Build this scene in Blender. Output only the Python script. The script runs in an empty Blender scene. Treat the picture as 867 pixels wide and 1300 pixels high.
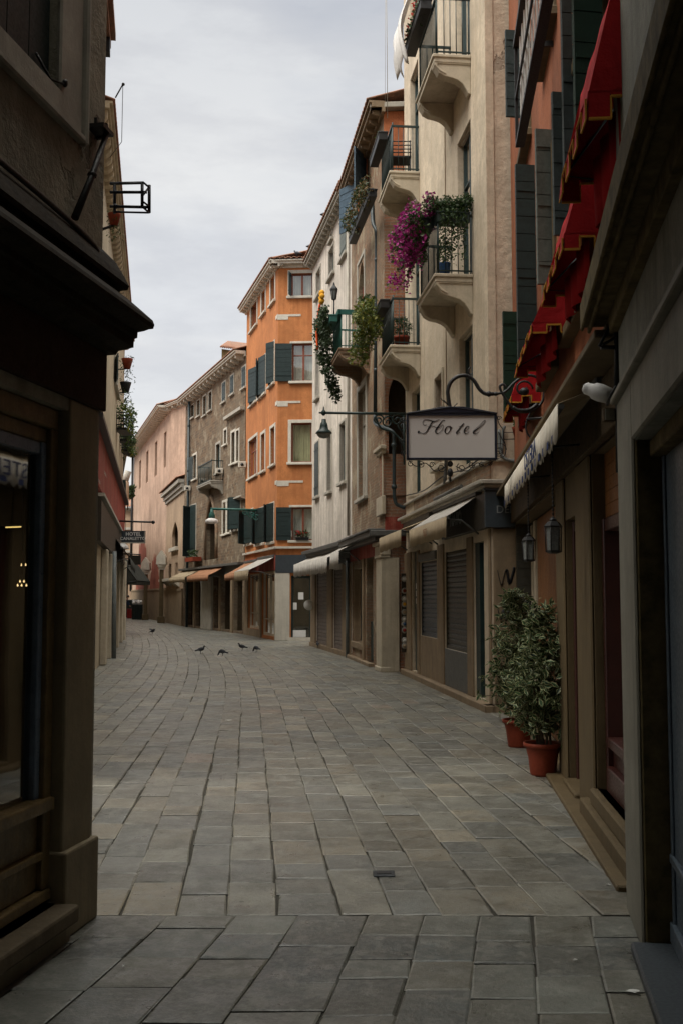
import bpy, bmesh, math, random
from mathutils import Vector, Matrix
random.seed(7)
R = math.radians
C = bpy.context.scene.collection
# ---------------------------------------------------------------- camera model
FPX, CX, CY, HC, PITCH = 1350.0, 433.5, 650.0, 1.6, math.atan(107/1350.0)
EYE = Vector((0, 0, HC))
def ray(px, py):
    u, v = (px-CX)/FPX, (CY-py)/FPX
    c, s = math.cos(PITCH), math.sin(PITCH)
    return Vector((u, c - v*s, s + v*c))
def G(px, py, z=0.0):                      # point on a horizontal level
    d = ray(px, py); return EYE + d*((z-HC)/d.z)
def AT(px, py, Y):                         # point on the frontal plane at distance Y
    d = ray(px, py); return EYE + d*(Y/d.y)
cam = bpy.data.cameras.new('camera'); cam.sensor_fit = 'VERTICAL'; cam.sensor_height = 36; cam.lens = 36*FPX/1300
cam.clip_end = 1000; cam.clip_start = 0.05
co = bpy.data.objects.new('camera', cam); C.objects.link(co)
co.location = EYE; co.rotation_euler = (R(90)+PITCH, 0, 0)
bpy.context.scene.camera = co
# ---------------------------------------------------------------- mesh builder
class MB:
    def __init__(s): s.v=[]; s.f=[]; s.m=[]; s.sm=[]; s.c=[]
    def add(s, vs, fs, mat=0, smooth=False, col=None):
        b = len(s.v); s.v += [Vector(x) for x in vs]
        for f in fs:
            s.f.append([b+i for i in f]); s.m.append(mat); s.sm.append(smooth); s.c.append(col)
        return s
    def obox(s, o, a, b, c, mat=0, col=None):
        o, a, b, c = Vector(o), Vector(a), Vector(b), Vector(c)
        vs = [o, o+a, o+a+b, o+b, o+c, o+a+c, o+a+b+c, o+b+c]
        return s.add(vs, [(0,3,2,1),(4,5,6,7),(0,1,5,4),(1,2,6,5),(2,3,7,6),(3,0,4,7)], mat, False, col)
    def cbox(s, c, sx, sy, sz, rz=0, mat=0, col=None):
        c = Vector(c); X = Vector((math.cos(rz), math.sin(rz), 0)); Y = Vector((-math.sin(rz), math.cos(rz), 0)); Z = Vector((0,0,1))
        return s.obox(c-X*sx/2-Y*sy/2-Z*sz/2, X*sx, Y*sy, Z*sz, mat, col)
    def tube(s, pts, r, n=8, mat=0, cap=True, smooth=True, col=None, flat=1.0):
        pts = [Vector(p) for p in pts]; N = len(pts)
        rr = r if isinstance(r, (list, tuple)) else [r]*N
        T = [(pts[min(i+1,N-1)]-pts[max(i-1,0)]).normalized() for i in range(N)]
        a = Vector((0,0,1)) if abs(T[0].z) < .9 else Vector((1,0,0))
        nrm = (a - T[0]*a.dot(T[0])).normalized(); vs=[]
        for i in range(N):
            nrm = (nrm - T[i]*nrm.dot(T[i]))
            nrm = nrm.normalized() if nrm.length > 1e-6 else Vector((1,0,0))
            bn = T[i].cross(nrm)
            for k in range(n):
                t = 2*math.pi*k/n
                vs.append(pts[i] + (nrm*math.cos(t)*flat + bn*math.sin(t))*rr[i])
        fs = [(i*n+k, i*n+(k+1)%n, (i+1)*n+(k+1)%n, (i+1)*n+k) for i in range(N-1) for k in range(n)]
        s.add(vs, fs, mat, smooth, col)
        if cap:
            b = len(s.v)-N*n
            s.f += [[b+k for k in range(n)][::-1], [b+(N-1)*n+k for k in range(n)]]
            s.m += [mat]*2; s.sm += [False]*2; s.c += [col]*2
        return s
    def lathe(s, c, prof, n=20, mat=0, smooth=True, axis=None, sx=1.0, col=None):
        c = Vector(c); vs=[]; Z = Vector(axis or (0,0,1)).normalized()
        X = Z.orthogonal().normalized() if axis else Vector((1,0,0)); Y = Z.cross(X)
        for r, z in prof:
            for k in range(n):
                t = 2*math.pi*k/n; vs.append(c + X*(r*math.cos(t)*sx) + Y*(r*math.sin(t)) + Z*z)
        fs = [(i*n+k, i*n+(k+1)%n, (i+1)*n+(k+1)%n, (i+1)*n+k) for i in range(len(prof)-1) for k in range(n)]
        s.add(vs, fs, mat, smooth, col)
        return s
    def ell(s, c, rx, ry, rz, n=10, mat=0, col=None):
        prof = [(max(1e-4, math.sin(math.pi*i/n)), -math.cos(math.pi*i/n)) for i in range(n+1)]
        vs=[]; m=n+2; c = Vector(c)
        for r, z in prof:
            for k in range(m):
                t=2*math.pi*k/m; vs.append(c+Vector((rx*r*math.cos(t), ry*r*math.sin(t), rz*z)))
        fs = [(i*m+k, i*m+(k+1)%m, (i+1)*m+(k+1)%m, (i+1)*m+k) for i in range(n) for k in range(m)]
        return s.add(vs, fs, mat, True, col)
    def extr(s, poly, d, mat=0, smooth=False, col=None):        # polygon (3D list) swept by d
        poly = [Vector(p) for p in poly]; d = Vector(d); n = len(poly)
        fs = [tuple(range(n))[::-1], tuple(range(n,2*n))] + [(i,(i+1)%n,n+(i+1)%n,n+i) for i in range(n)]
        return s.add(poly+[p+d for p in poly], fs, mat, smooth, col)
    def build(s, name, mats, parent=None, base=None, bev=0, recalc=True, solid=0, seg=1):
        if not isinstance(mats, (list, tuple)): mats = [mats]
        if parent is not None: L = WORLD[parent.name]
        elif base is not None: L = Vector(base)
        else:
            xs=[p.x for p in s.v]; ys=[p.y for p in s.v]; zs=[p.z for p in s.v]
            L = Vector(((min(xs)+max(xs))/2, (min(ys)+max(ys))/2, min(zs)))
        me = bpy.data.meshes.new(name)
        me.from_pydata([p-L for p in s.v], [], s.f)
        for m in mats: me.materials.append(m)
        me.polygons.foreach_set('material_index', s.m)
        me.polygons.foreach_set('use_smooth', s.sm)
        me.uv_layers.new(name='UVMap')
        if any(c is not None for c in s.c):
            ca = me.color_attributes.new('Col', 'FLOAT_COLOR', 'CORNER').data
            for p, c in zip(me.polygons, s.c):
                cc = tuple(c)+(1,) if c is not None else (1,1,1,1)
                for li in p.loop_indices: ca[li].color = cc
        uv = me.uv_layers['UVMap'].data
        for p in me.polygons:
            n = p.normal
            if abs(n.z) > .7: a, b = Vector((1,0,0)), Vector((0,1,0))
            else:
                a = Vector((-n.y, n.x, 0)); a = a.normalized() if a.length > 1e-6 else Vector((1,0,0))
                if a.y < 0: a = -a
                b = Vector((0,0,1))
            for li in p.loop_indices:
                w = me.vertices[me.loops[li].vertex_index].co + L
                uv[li].uv = (w.dot(a), w.dot(b))
        if recalc:
            bm = bmesh.new(); bm.from_mesh(me); bmesh.ops.recalc_face_normals(bm, faces=bm.faces); bm.to_mesh(me); bm.free()
        me.update()
        o = bpy.data.objects.new(name, me); C.objects.link(o)
        WORLD[o.name] = L
        if parent is not None: o.parent = parent           # parent sits at L, unrotated: local = world - L
        else: o.location = L
        if solid:
            md = o.modifiers.new('thickness', 'SOLIDIFY'); md.thickness = solid; md.offset = 0
        if bev:
            md = o.modifiers.new('edges', 'BEVEL'); md.width = bev; md.segments = seg; md.limit_method = 'ANGLE'; md.angle_limit = R(40)
            md.use_clamp_overlap = True
        return o
WORLD = {}
def split_build(mb, name, mats, parent=None, **k):
    """one object for every separate piece collected in the builder"""
    par = list(range(len(mb.v)))
    def find(i):
        while par[i] != i: par[i] = par[par[i]]; i = par[i]
        return i
    for f in mb.f:
        for j in f[1:]: par[find(j)] = find(f[0])
    groups = {}
    for fi, f in enumerate(mb.f): groups.setdefault(find(f[0]), []).append(fi)
    for g in groups.values():
        m = MB(); ids = sorted({i for fi in g for i in mb.f[fi]}); mp = {i: n for n, i in enumerate(ids)}
        m.v = [mb.v[i] for i in ids]
        for fi in g: m.f.append([mp[i] for i in mb.f[fi]]); m.m.append(mb.m[fi]); m.sm.append(mb.sm[fi]); m.c.append(mb.c[fi])
        o = m.build(name, mats, parent, **k)
    return o
def thing(name, loc, label, cat, group=None):
    o = bpy.data.objects.new(name, None); C.objects.link(o); o.location = loc; o.empty_display_size = .2
    WORLD[o.name] = Vector(loc); tag(o, label, cat, group); return o
def tag(o, label=None, cat=None, group=None, kind=None):
    if label: o['label'] = label
    if cat: o['category'] = cat
    if group: o['group'] = group
    if kind: o['kind'] = kind
    return o
def copy_thing(root, loc, rz=0, sc=1, label=None, group=None):
    def cp(o, par):
        c = o.copy(); C.objects.link(c); c.parent = par
        for ch in list(o.children): cp(ch, c)
        return c
    r = cp(root, None); r.location = loc; r.rotation_euler = (0,0,rz); r.scale = (sc,sc,sc)
    if label: r['label'] = label
    if group: r['group'] = group
    return r
def cat_rom(P, n=6):
    P = [Vector(p) for p in P]; P = [P[0]*2-P[1]] + P + [P[-1]*2-P[-2]]; out=[]
    for i in range(1, len(P)-2):
        a,b,c,d = P[i-1:i+3]
        for k in range(n):
            t=k/n; out.append(.5*((2*b)+(c-a)*t+(2*a-5*b+4*c-d)*t*t+(3*b-a-3*c+d)*t**3))
    out.append(P[-2]); return out
# ---------------------------------------------------------------- materials
def _nt(name):
    m = bpy.data.materials.new(name); m.use_nodes = True; nt = m.node_tree
    b = nt.nodes['Principled BSDF']; return m, nt, b
def N(nt, t, **k):
    n = nt.nodes.new(t)
    for a, v in k.items(): setattr(n, a, v)
    return n
def L(nt, a, b): nt.links.new(a, b)
def mixc(nt, f, a, b, mode='MIX'):
    n = N(nt, 'ShaderNodeMix', data_type='RGBA', blend_type=mode)
    for sock, v in ((n.inputs[0], f), (n.inputs[6], a), (n.inputs[7], b)):
        if hasattr(v, 'is_linked') or hasattr(v, 'links'): L(nt, v, sock)
        elif isinstance(v, (int, float)): sock.default_value = v
        else: sock.default_value = (*v, 1)
    return n.outputs[2]
def noise(nt, vec, scale, detail=4, rough=.6, sc=None):
    if sc:
        mp = N(nt, 'ShaderNodeMapping'); mp.inputs['Scale'].default_value = sc; L(nt, vec, mp.inputs['Vector']); vec = mp.outputs[0]
    n = N(nt, 'ShaderNodeTexNoise'); n.inputs['Scale'].default_value = scale; n.inputs['Detail'].default_value = detail
    n.inputs['Roughness'].default_value = rough; L(nt, vec, n.inputs['Vector']); return n.outputs[0]
def ramp(nt, f, a, b, c0=0, c1=1):
    n = N(nt, 'ShaderNodeMapRange'); n.inputs[1].default_value = a; n.inputs[2].default_value = b
    n.inputs[3].default_value = c0; n.inputs[4].default_value = c1; L(nt, f, n.inputs[0]); return n.outputs[0]
def bump(nt, b, h, strength=.4, dist=.01, prev=None):
    n = N(nt, 'ShaderNodeBump'); n.inputs['Strength'].default_value = strength; n.inputs['Distance'].default_value = dist
    L(nt, h, n.inputs['Height'])
    if prev is not None: L(nt, prev, n.inputs['Normal'])
    L(nt, n.outputs[0], b.inputs['Normal']); return n.outputs[0]
def coords(nt, kind='Object'):
    return N(nt, 'ShaderNodeTexCoord').outputs[kind]
def dk(c, k): return tuple(x*k for x in c)
def plaster(name, col, patch=None, amt=.5, streak=.5, peel=.0, rough=.85, brick=None, bmp=.5, fine=30):
    m, nt, b = _nt(name); co_ = coords(nt)
    big = noise(nt, co_, .7, 5, .65); mid = noise(nt, co_, 4, 6, .7); fn = noise(nt, co_, fine, 4, .7)
    st = noise(nt, co_, 1.0, 5, .65, (5, 5, .28))
    c = mixc(nt, ramp(nt, big, .42, .60), dk(col, 1-.5*amt), dk(col, 1.08))
    c = mixc(nt, ramp(nt, st, .47, .66, 0, streak), c, patch or dk(col, .42))
    c = mixc(nt, ramp(nt, mid, .49, .60, 0, .75*amt), c, dk(col, .5))
    c = mixc(nt, ramp(nt, noise(nt, co_, 11, 5, .75), .54, .64, 0, .6*amt), c, dk(col, .38))
    c = mixc(nt, ramp(nt, noise(nt, co_, 2.1, 6, .7, (1,1,.6)), .56, .66, 0, .35*amt), c, tuple(min(.8, x*1.25+.02) for x in col))
    c = mixc(nt, ramp(nt, fn, .42, .6, 0, .35), c, dk(col, .62))
    h = fn
    if peel > 0:
        pm = ramp(nt, noise(nt, co_, .9, 7, .62), .62-peel*.22, .635-peel*.22)
        if brick:
            bt = N(nt, 'ShaderNodeTexBrick'); L(nt, coords(nt, 'UV'), bt.inputs['Vector'])
            bt.inputs['Scale'].default_value = 1; bt.inputs['Brick Width'].default_value = .25; bt.inputs['Row Height'].default_value = .07
            bt.inputs['Mortar Size'].default_value = .009; bt.inputs['Color1'].default_value = (*brick,1); bt.inputs['Color2'].default_value = (*dk(brick,.6),1)
            bt.inputs['Mortar'].default_value = (.17,.14,.11,1)
            c = mixc(nt, pm, c, bt.outputs[0])
        else: c = mixc(nt, pm, c, dk(col, .5))
        n2 = N(nt, 'ShaderNodeMath', operation='MULTIPLY_ADD'); L(nt, pm, n2.inputs[0]); n2.inputs[1].default_value = -1.2; L(nt, fn, n2.inputs[2]); h = n2.outputs[0]
    L(nt, c, b.inputs['Base Color']); b.inputs['Roughness'].default_value = rough
    b.inputs['Specular IOR Level'].default_value = .25
    p = bump(nt, b, h, bmp, .012); bump(nt, b, mid, bmp*.7, .03, p)
    return m
def brickmat(name, c1, c2, mortar, plast=None, cover=.5, bw=.25, rh=.068, rough=.9, fs=22):
    m, nt, b = _nt(name); uv = coords(nt, 'UV'); oc = coords(nt)
    wob = noise(nt, oc, 5, 3); mx = N(nt, 'ShaderNodeVectorMath', operation='SCALE')
    cn = N(nt, 'ShaderNodeTexNoise'); cn.inputs['Scale'].default_value = 4; L(nt, oc, cn.inputs['Vector'])
    L(nt, cn.outputs[1], mx.inputs[0]); mx.inputs[3].default_value = .035
    ad = N(nt, 'ShaderNodeVectorMath', operation='ADD'); L(nt, uv, ad.inputs[0]); L(nt, mx.outputs[0], ad.inputs[1])
    bt = N(nt, 'ShaderNodeTexBrick'); L(nt, ad.outputs[0], bt.inputs['Vector'])
    for k, v in (('Scale',1),('Brick Width',bw),('Row Height',rh),('Mortar Size',.010),('Mortar Smooth',.3),('Bias',-.1)): bt.inputs[k].default_value = v
    bt.inputs['Color1'].default_value = (*c1,1); bt.inputs['Color2'].default_value = (*c2,1); bt.inputs['Mortar'].default_value = (*mortar,1)
    big = noise(nt, oc, 1.6, 7, .7); fn = noise(nt, oc, fs, 6, .75)
    c = mixc(nt, ramp(nt, fn, .35, .7, 0, .65), bt.outputs[0], dk(c1, .35))
    c = mixc(nt, ramp(nt, noise(nt, oc, .9, 4), .4, .65, 0, .6), c, dk(mortar, .8))
    if plast:
        c = mixc(nt, ramp(nt, big, .66-cover*.32, .72-cover*.32), c, mixc(nt, ramp(nt, fn, .3,.7), dk(plast,.6), plast))
    L(nt, c, b.inputs['Base Color']); b.inputs['Roughness'].default_value = rough; b.inputs['Specular IOR Level'].default_value = .2
    inv = ramp(nt, bt.outputs[1], 0, 1, 1, 0)
    p = bump(nt, b, inv, .6, .012); p = bump(nt, b, fn, .7, .02, p); bump(nt, b, big, .6, .06, p)
    return m
def stone(name, col, rough=.7, dirt=.5, scale=3, spec=.3):
    m, nt, b = _nt(name); oc = coords(nt)
    a = noise(nt, oc, scale, 6, .7); f = noise(nt, oc, scale*12, 4, .7); st = noise(nt, oc, 1.3, 4, .6, (6,6,.5))
    c = mixc(nt, ramp(nt, a, .38, .66), dk(col, 1-.5*dirt), col)
    c = mixc(nt, ramp(nt, st, .5, .72, 0, dirt*.9), c, dk(col, .4))
    c = mixc(nt, ramp(nt, f, .35, .75, 0, .3), c, dk(col, .55))
    L(nt, c, b.inputs['Base Color']); b.inputs['Roughness'].default_value = rough; b.inputs['Specular IOR Level'].default_value = spec
    p = bump(nt, b, f, .35, .006); bump(nt, b, a, .4, .02, p); return m
def paint(name, col, rough=.5, var=.35, spec=.35, metal=0, scale=9, grain=None):
    m, nt, b = _nt(name); oc = coords(nt)
    a = noise(nt, oc, scale, 5, .7); f = noise(nt, oc, 60, 3, .6)
    c = mixc(nt, ramp(nt, a, .35, .7), dk(col, 1-var), dk(col, 1+var*.35))
    if grain:
        gr = noise(nt, oc, 3, 5, .7, grain); c = mixc(nt, ramp(nt, gr, .4, .7, 0, .6), c, dk(col, .45))
    L(nt, c, b.inputs['Base Color']); b.inputs['Specular IOR Level'].default_value = spec; b.inputs['Metallic'].default_value = metal
    L(nt, ramp(nt, f, .3, .7, max(.05, rough-.12), min(1, rough+.12)), b.inputs['Roughness'])
    bump(nt, b, a, .2, .006); return m
def cloth(name, col, var=.3, trans=.0, dirt=None):
    m, nt, b = _nt(name); oc = coords(nt)
    a = noise(nt, oc, 2.2, 6, .65); w = noise(nt, oc, 200, 2); st = noise(nt, oc, 2, 5, .7, (7,7,.8))
    c = mixc(nt, ramp(nt, a, .35, .7), dk(col, 1-var), col)
    c = mixc(nt, ramp(nt, st, .5, .75, 0, .6), c, dirt or dk(col, .55))
    L(nt, c, b.inputs['Base Color']); b.inputs['Roughness'].default_value = .9; b.inputs['Specular IOR Level'].default_value = .15
    p = bump(nt, b, w, .15, .002); bump(nt, b, a, .5, .05, p)
    return m
def glass(name, tint=(.9,.95,.93), refl=.12):
    m = bpy.data.materials.new(name); m.use_nodes = True; nt = m.node_tree; nt.nodes.clear()
    o = N(nt, 'ShaderNodeOutputMaterial'); t = N(nt, 'ShaderNodeBsdfTransparent'); g = N(nt, 'ShaderNodeBsdfGlossy')
    t.inputs[0].default_value = (*tint,1); g.inputs['Roughness'].default_value = .03; g.inputs[0].default_value = (1,1,1,1)
    lw = N(nt, 'ShaderNodeFresnel'); lw.inputs[0].default_value = 1.5
    mp = ramp(nt, lw.outputs[0], 0, 1, refl, 1); mx = N(nt, 'ShaderNodeMixShader')
    oc = coords(nt); nn = N(nt, 'ShaderNodeBump'); nn.inputs['Strength'].default_value = .08; nn.inputs['Distance'].default_value = .02
    L(nt, noise(nt, oc, 1.5, 2), nn.inputs['Height']); L(nt, nn.outputs[0], g.inputs['Normal'])
    L(nt, mp, mx.inputs[0]); L(nt, t.outputs[0], mx.inputs[1]); L(nt, g.outputs[0], mx.inputs[2]); L(nt, mx.outputs[0], o.inputs[0])
    return m
def leafmat(name, rough=.5, edge=None, trans=.25):
    m, nt, b = _nt(name); at = N(nt, 'ShaderNodeVertexColor', layer_name='Col')
    L(nt, at.outputs[0], b.inputs['Base Color']); b.inputs['Roughness'].default_value = rough; b.inputs['Specular IOR Level'].default_value = .35
    tr = N(nt, 'ShaderNodeBsdfTranslucent'); L(nt, at.outputs[0], tr.inputs[0]); mx = N(nt, 'ShaderNodeMixShader'); mx.inputs[0].default_value = trans
    o = nt.nodes['Material Output']; L(nt, b.outputs[0], mx.inputs[1]); L(nt, tr.outputs[0], mx.inputs[2]); L(nt, mx.outputs[0], o.inputs[0]); return m
def emis(name, col, st):
    m, nt, b = _nt(name); b.inputs['Base Color'].default_value = (*col,1); b.inputs['Emission Color'].default_value = (*col,1); b.inputs['Emission Strength'].default_value = st; return m
M = dict(
 l0wall=plaster('aged_grey_plaster', (.36,.325,.25), amt=.7, streak=.6, peel=.15, bmp=.8),
 l0stone=stone('brown_stone', (.15,.115,.07), dirt=.7, rough=.75), l0pil=stone('pilaster_stone', (.28,.225,.14), dirt=.6, rough=.7, scale=2),
 l0dark=paint('dark_brown_cornice', (.028,.021,.013), .85, .5, .12), l0fascia=paint('brown_fascia', (.045,.022,.013), .8, .4, .15),
 l0wood=paint('brown_shop_joinery', (.20,.135,.055), .45, .4, .4, grain=(8,8,.6)), bluewood=paint('blue_grey_frame', (.17,.22,.30), .35, .3, .5),
 r1wall=plaster('grey_render', (.24,.235,.20), amt=.6, streak=.7, bmp=.5), r1stone=stone('grey_stone', (.25,.235,.19), dirt=.55, rough=.7),
 r1dark=paint('dark_soffit', (.14,.105,.05), .85, .5, .1), bluegrey=paint('blue_grey_shutter', (.115,.145,.18), .4, .3, .4),
 r2wall=plaster('salmon_plaster', (.33,.11,.048), patch=(.17,.07,.04), amt=.45, streak=.6, bmp=.45),
 r2stone=stone('brown_jamb_stone', (.13,.092,.045), dirt=.5), r2wood=paint('orange_brown_wood', (.26,.10,.025), .55, .3, .35, grain=(10,10,.5)),
 redwood=paint('dark_red_wood', (.05,.012,.008), .4, .3, .45), soffit=paint('olive_soffit', (.08,.055,.03), .8, .45, .15),
 r3wall=plaster('cream_render', (.62,.525,.40), patch=(.40,.31,.21), amt=.38, streak=.45, bmp=.5, fine=14),
 r3end=plaster('rough_cream_render', (.62,.51,.39), patch=(.40,.30,.20), amt=.35, streak=.25, peel=.05, bmp=1.0, fine=9),
 r3stone=stone('cream_stone', (.54,.47,.36), dirt=.45), r3base=stone('warm_pilaster_stone', (.28,.205,.13), dirt=.6),
 r4wall=brickmat('old_brick', (.30,.165,.095), (.19,.125,.08), (.25,.205,.15), (.36,.29,.20), .40),
 r4brick=brickmat('red_brick', (.38,.15,.08), (.26,.13,.08), (.30,.24,.18), (.36,.27,.19), .18),
 r4red=plaster('terracotta_plaster', (.50,.17,.075), amt=.4, streak=.4),
 r5wall=plaster('white_plaster', (.66,.60,.53), patch=(.34,.29,.23), amt=.5, streak=.8, bmp=.4),
 owall=plaster('orange_plaster', (.50,.195,.07), patch=(.32,.10,.035), amt=.36, streak=.6, bmp=.3),
 gwall=brickmat('rubble_brick', (.20,.13,.08), (.10,.075,.055), (.22,.18,.13), (.30,.245,.175), .38, .34, .13, .9, 7),
 pwall=plaster('pink_plaster', (.52,.36,.27), patch=(.32,.22,.16), amt=.45, streak=.7, bmp=.3),
 p2wall=plaster('beige_pink_plaster', (.43,.31,.215), patch=(.26,.19,.13), amt=.35, streak=.5, bmp=.3),
 redpatch=plaster('brick_red_render', (.30,.085,.055), amt=.5, streak=.4),
 l1wall=plaster('yellow_cream_plaster', (.50,.42,.30), patch=(.33,.26,.18), amt=.4, streak=.5), l1band=plaster('red_fascia_paint', (.27,.045,.03), patch=(.4,.2,.15), amt=.4, streak=.5),
 white=stone('istrian_stone', (.60,.56,.48), dirt=.35), whitegrey=stone('weathered_white_stone', (.44,.41,.35), dirt=.55),
 tile=None, green=paint('dark_green_shutter', (.018,.034,.034), .5, .3, .35, grain=(9,9,9)), green2=paint('slate_green_shutter', (.042,.058,.058), .55, .3, .35, grain=(9,9,9)),
 greengrey=paint('grey_green_shutter', (.13,.15,.135), .6, .3, .3, grain=(9,9,9)), deep=paint('deep_green_shutter', (.007,.03,.018), .55, .3, .3),
 blueshut=paint('blue_shutter', (.06,.10,.14), .6, .4, .3), teal=paint('teal_metal', (.02,.11,.09), .5, .3, .4), iron=paint('wrought_iron', (.012,.012,.013), .5, .4, .4),
 irongreen=paint('green_black_iron', (.016,.035,.034), .45, .35, .4), bluewrought=paint('blue_black_iron', (.011,.014,.028), .45, .3, .4),
 pipe=paint('dark_pipe', (.03,.045,.05), .45, .3, .4), greypipe=paint('grey_pipe', (.16,.18,.18), .5, .3, .4),
 roller=paint('roller_shutter', (.055,.052,.042), .45, .35, .4), rollerblue=paint('blue_roller_shutter', (.035,.046,.062), .4, .35, .4),
 rollerpink=paint('faded_roller_shutter', (.16,.13,.115), .5, .35, .3), sheet=paint('grey_sheet_metal', (.10,.10,.095), .5, .3, .4),
 signgrey=paint('slate_sign_board', (.045,.055,.065), .5, .2, .35), dullletter=paint('dull_letters', (.26,.27,.27), .5, .2, .3), brownsign=paint('brown_sign_board', (.035,.028,.02), .5, .3, .35),
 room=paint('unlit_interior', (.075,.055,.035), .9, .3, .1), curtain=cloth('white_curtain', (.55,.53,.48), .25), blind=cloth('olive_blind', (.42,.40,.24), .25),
 glass=glass('window_glass'), shopglass=glass('shop_glass', (.60,.68,.60), .16), redframe=paint('red_brown_frame', (.22,.06,.03), .5, .3, .4),
 redcloth=cloth('red_awning_cloth', (.33,.009,.011), .3), gold=cloth('gold_piping', (.45,.22,.03), .2), awnwhite=cloth('white_awning', (.56,.51,.43), .2, dirt=(.45,.36,.25)),
 awnbeige=cloth('beige_awning', (.42,.33,.22), .3), awngrey=cloth('grey_white_awning', (.52,.485,.44), .25), awnbrown=cloth('brown_awning', (.36,.18,.10), .3), awndark=cloth('dark_awning', (.05,.052,.045), .3),
 awnblue=cloth('navy_stripe_cloth', (.03,.045,.12), .2), signface=paint('pale_sign_face', (.50,.47,.455), .45, .04, .3, scale=2), black=paint('black_letters', (.01,.01,.012), .5, .2, .3),
 bark=paint('grey_bark', (.10,.075,.05), .9, .4, .1), leaf=leafmat('leaves'), terracotta=plaster('terracotta', (.25,.045,.02), amt=.3, streak=.3, bmp=.2, fine=40, rough=.6), soil=paint('soil', (.03,.02,.014), .95, .4, .05),
 pigeon=paint('pigeon_feathers', (.045,.047,.055), .7, .5, .2, scale=30), paper=paint('white_paper', (.7,.7,.68), .8, .1, .1), bin=paint('dark_bin', (.03,.04,.04), .5, .3, .3),
 redbin=paint('red_plastic', (.28,.02,.02), .5, .3, .3), greenbin=paint('pale_green_plastic', (.12,.16,.14), .5, .3, .3), sack=paint('white_sack', (.7,.68,.66), .6, .15, .3), hivis=cloth('hi_vis_cloth', (.40,.62,.03), .2), navy=cloth('navy_cloth', (.03,.05,.09), .3),
 skin=paint('skin', (.45,.27,.19), .6, .1, .3), plateM=paint('white_plate', (.34,.33,.30), .4, .15, .4), grate=paint('cast_iron_plate', (.05,.055,.06), .5, .4, .4, metal=.6),
 lampglass=paint('frosted_glass', (.16,.17,.165), .25, .15, .5), orange=cloth('orange_red_cloth', (.62,.10,.03), .2), yellow=cloth('yellow_cloth', (.75,.38,.04), .2), bulb=emis('lit_bulb', (1,.62,.30), 2.2), tube=emis('lit_tube', (1,.62,.22), 1.6),
 bluepot=paint('blue_glaze', (.03,.09,.22), .3, .2, .5), vest=None)
# roof tiles
def tilemat():
    m, nt, b = _nt('roof_tiles'); oc = coords(nt); a = noise(nt, oc, 6, 5, .7); f = noise(nt, oc, 1.2, 4)
    c = mixc(nt, ramp(nt, a, .35, .7), (.16,.09,.06), (.42,.19,.11)); c = mixc(nt, ramp(nt, f, .5, .7, 0, .6), c, (.22,.18,.14))
    L(nt, c, b.inputs['Base Color']); b.inputs['Roughness'].default_value = .9; bump(nt, b, a, .6, .03); return m
M['tile'] = tilemat()
def pavemat():
    m, nt, b = _nt('paving_stone'); at = N(nt, 'ShaderNodeVertexColor', layer_name='Col'); oc = coords(nt)
    a = noise(nt, oc, 2.2, 6, .7); f = noise(nt, oc, 26, 5, .75); g = noise(nt, oc, 110, 3, .7); big = noise(nt, oc, .45, 4)
    c = mixc(nt, ramp(nt, a, .46, .60, 0, .62), at.outputs[0], (.060,.058,.046), 'MIX')
    c = mixc(nt, ramp(nt, noise(nt, oc, 7, 6, .75), .50, .60, 0, .5), c, (.24,.235,.205))
    c = mixc(nt, ramp(nt, f, .47, .58, 0, .40), c, (.23,.225,.20))
    vo = N(nt, 'ShaderNodeTexVoronoi'); vo.inputs['Scale'].default_value = 2.6; L(nt, oc, vo.inputs['Vector'])
    c = mixc(nt, ramp(nt, vo.outputs['Distance'], .03, .05, .75, 0), c, (.035,.034,.03))
    v2 = N(nt, 'ShaderNodeTexVoronoi'); v2.inputs['Scale'].default_value = 1.1; L(nt, oc, v2.inputs['Vector'])
    c = mixc(nt, ramp(nt, v2.outputs['Distance'], .013, .02, .6, 0), c, (.38,.37,.34))
    c = mixc(nt, ramp(nt, f, .56, .64, 0, .6), c, (.055,.05,.04))
    c = mixc(nt, ramp(nt, big, .4, .65, 0, .3), c, (.12,.095,.065))
    L(nt, c, b.inputs['Base Color']); L(nt, ramp(nt, noise(nt, oc, 5, 6, .7), .35, .65, .26, .58), b.inputs['Roughness']); b.inputs['Specular IOR Level'].default_value = .45
    p = bump(nt, b, a, .5, .02); p = bump(nt, b, f, .5, .006, p); bump(nt, b, g, .35, .0025, p); return m
M['pave'] = pavemat(); M['mortar'] = plaster('joint_dirt', (.062,.057,.045), amt=.5, streak=0, bmp=1.0)
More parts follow.
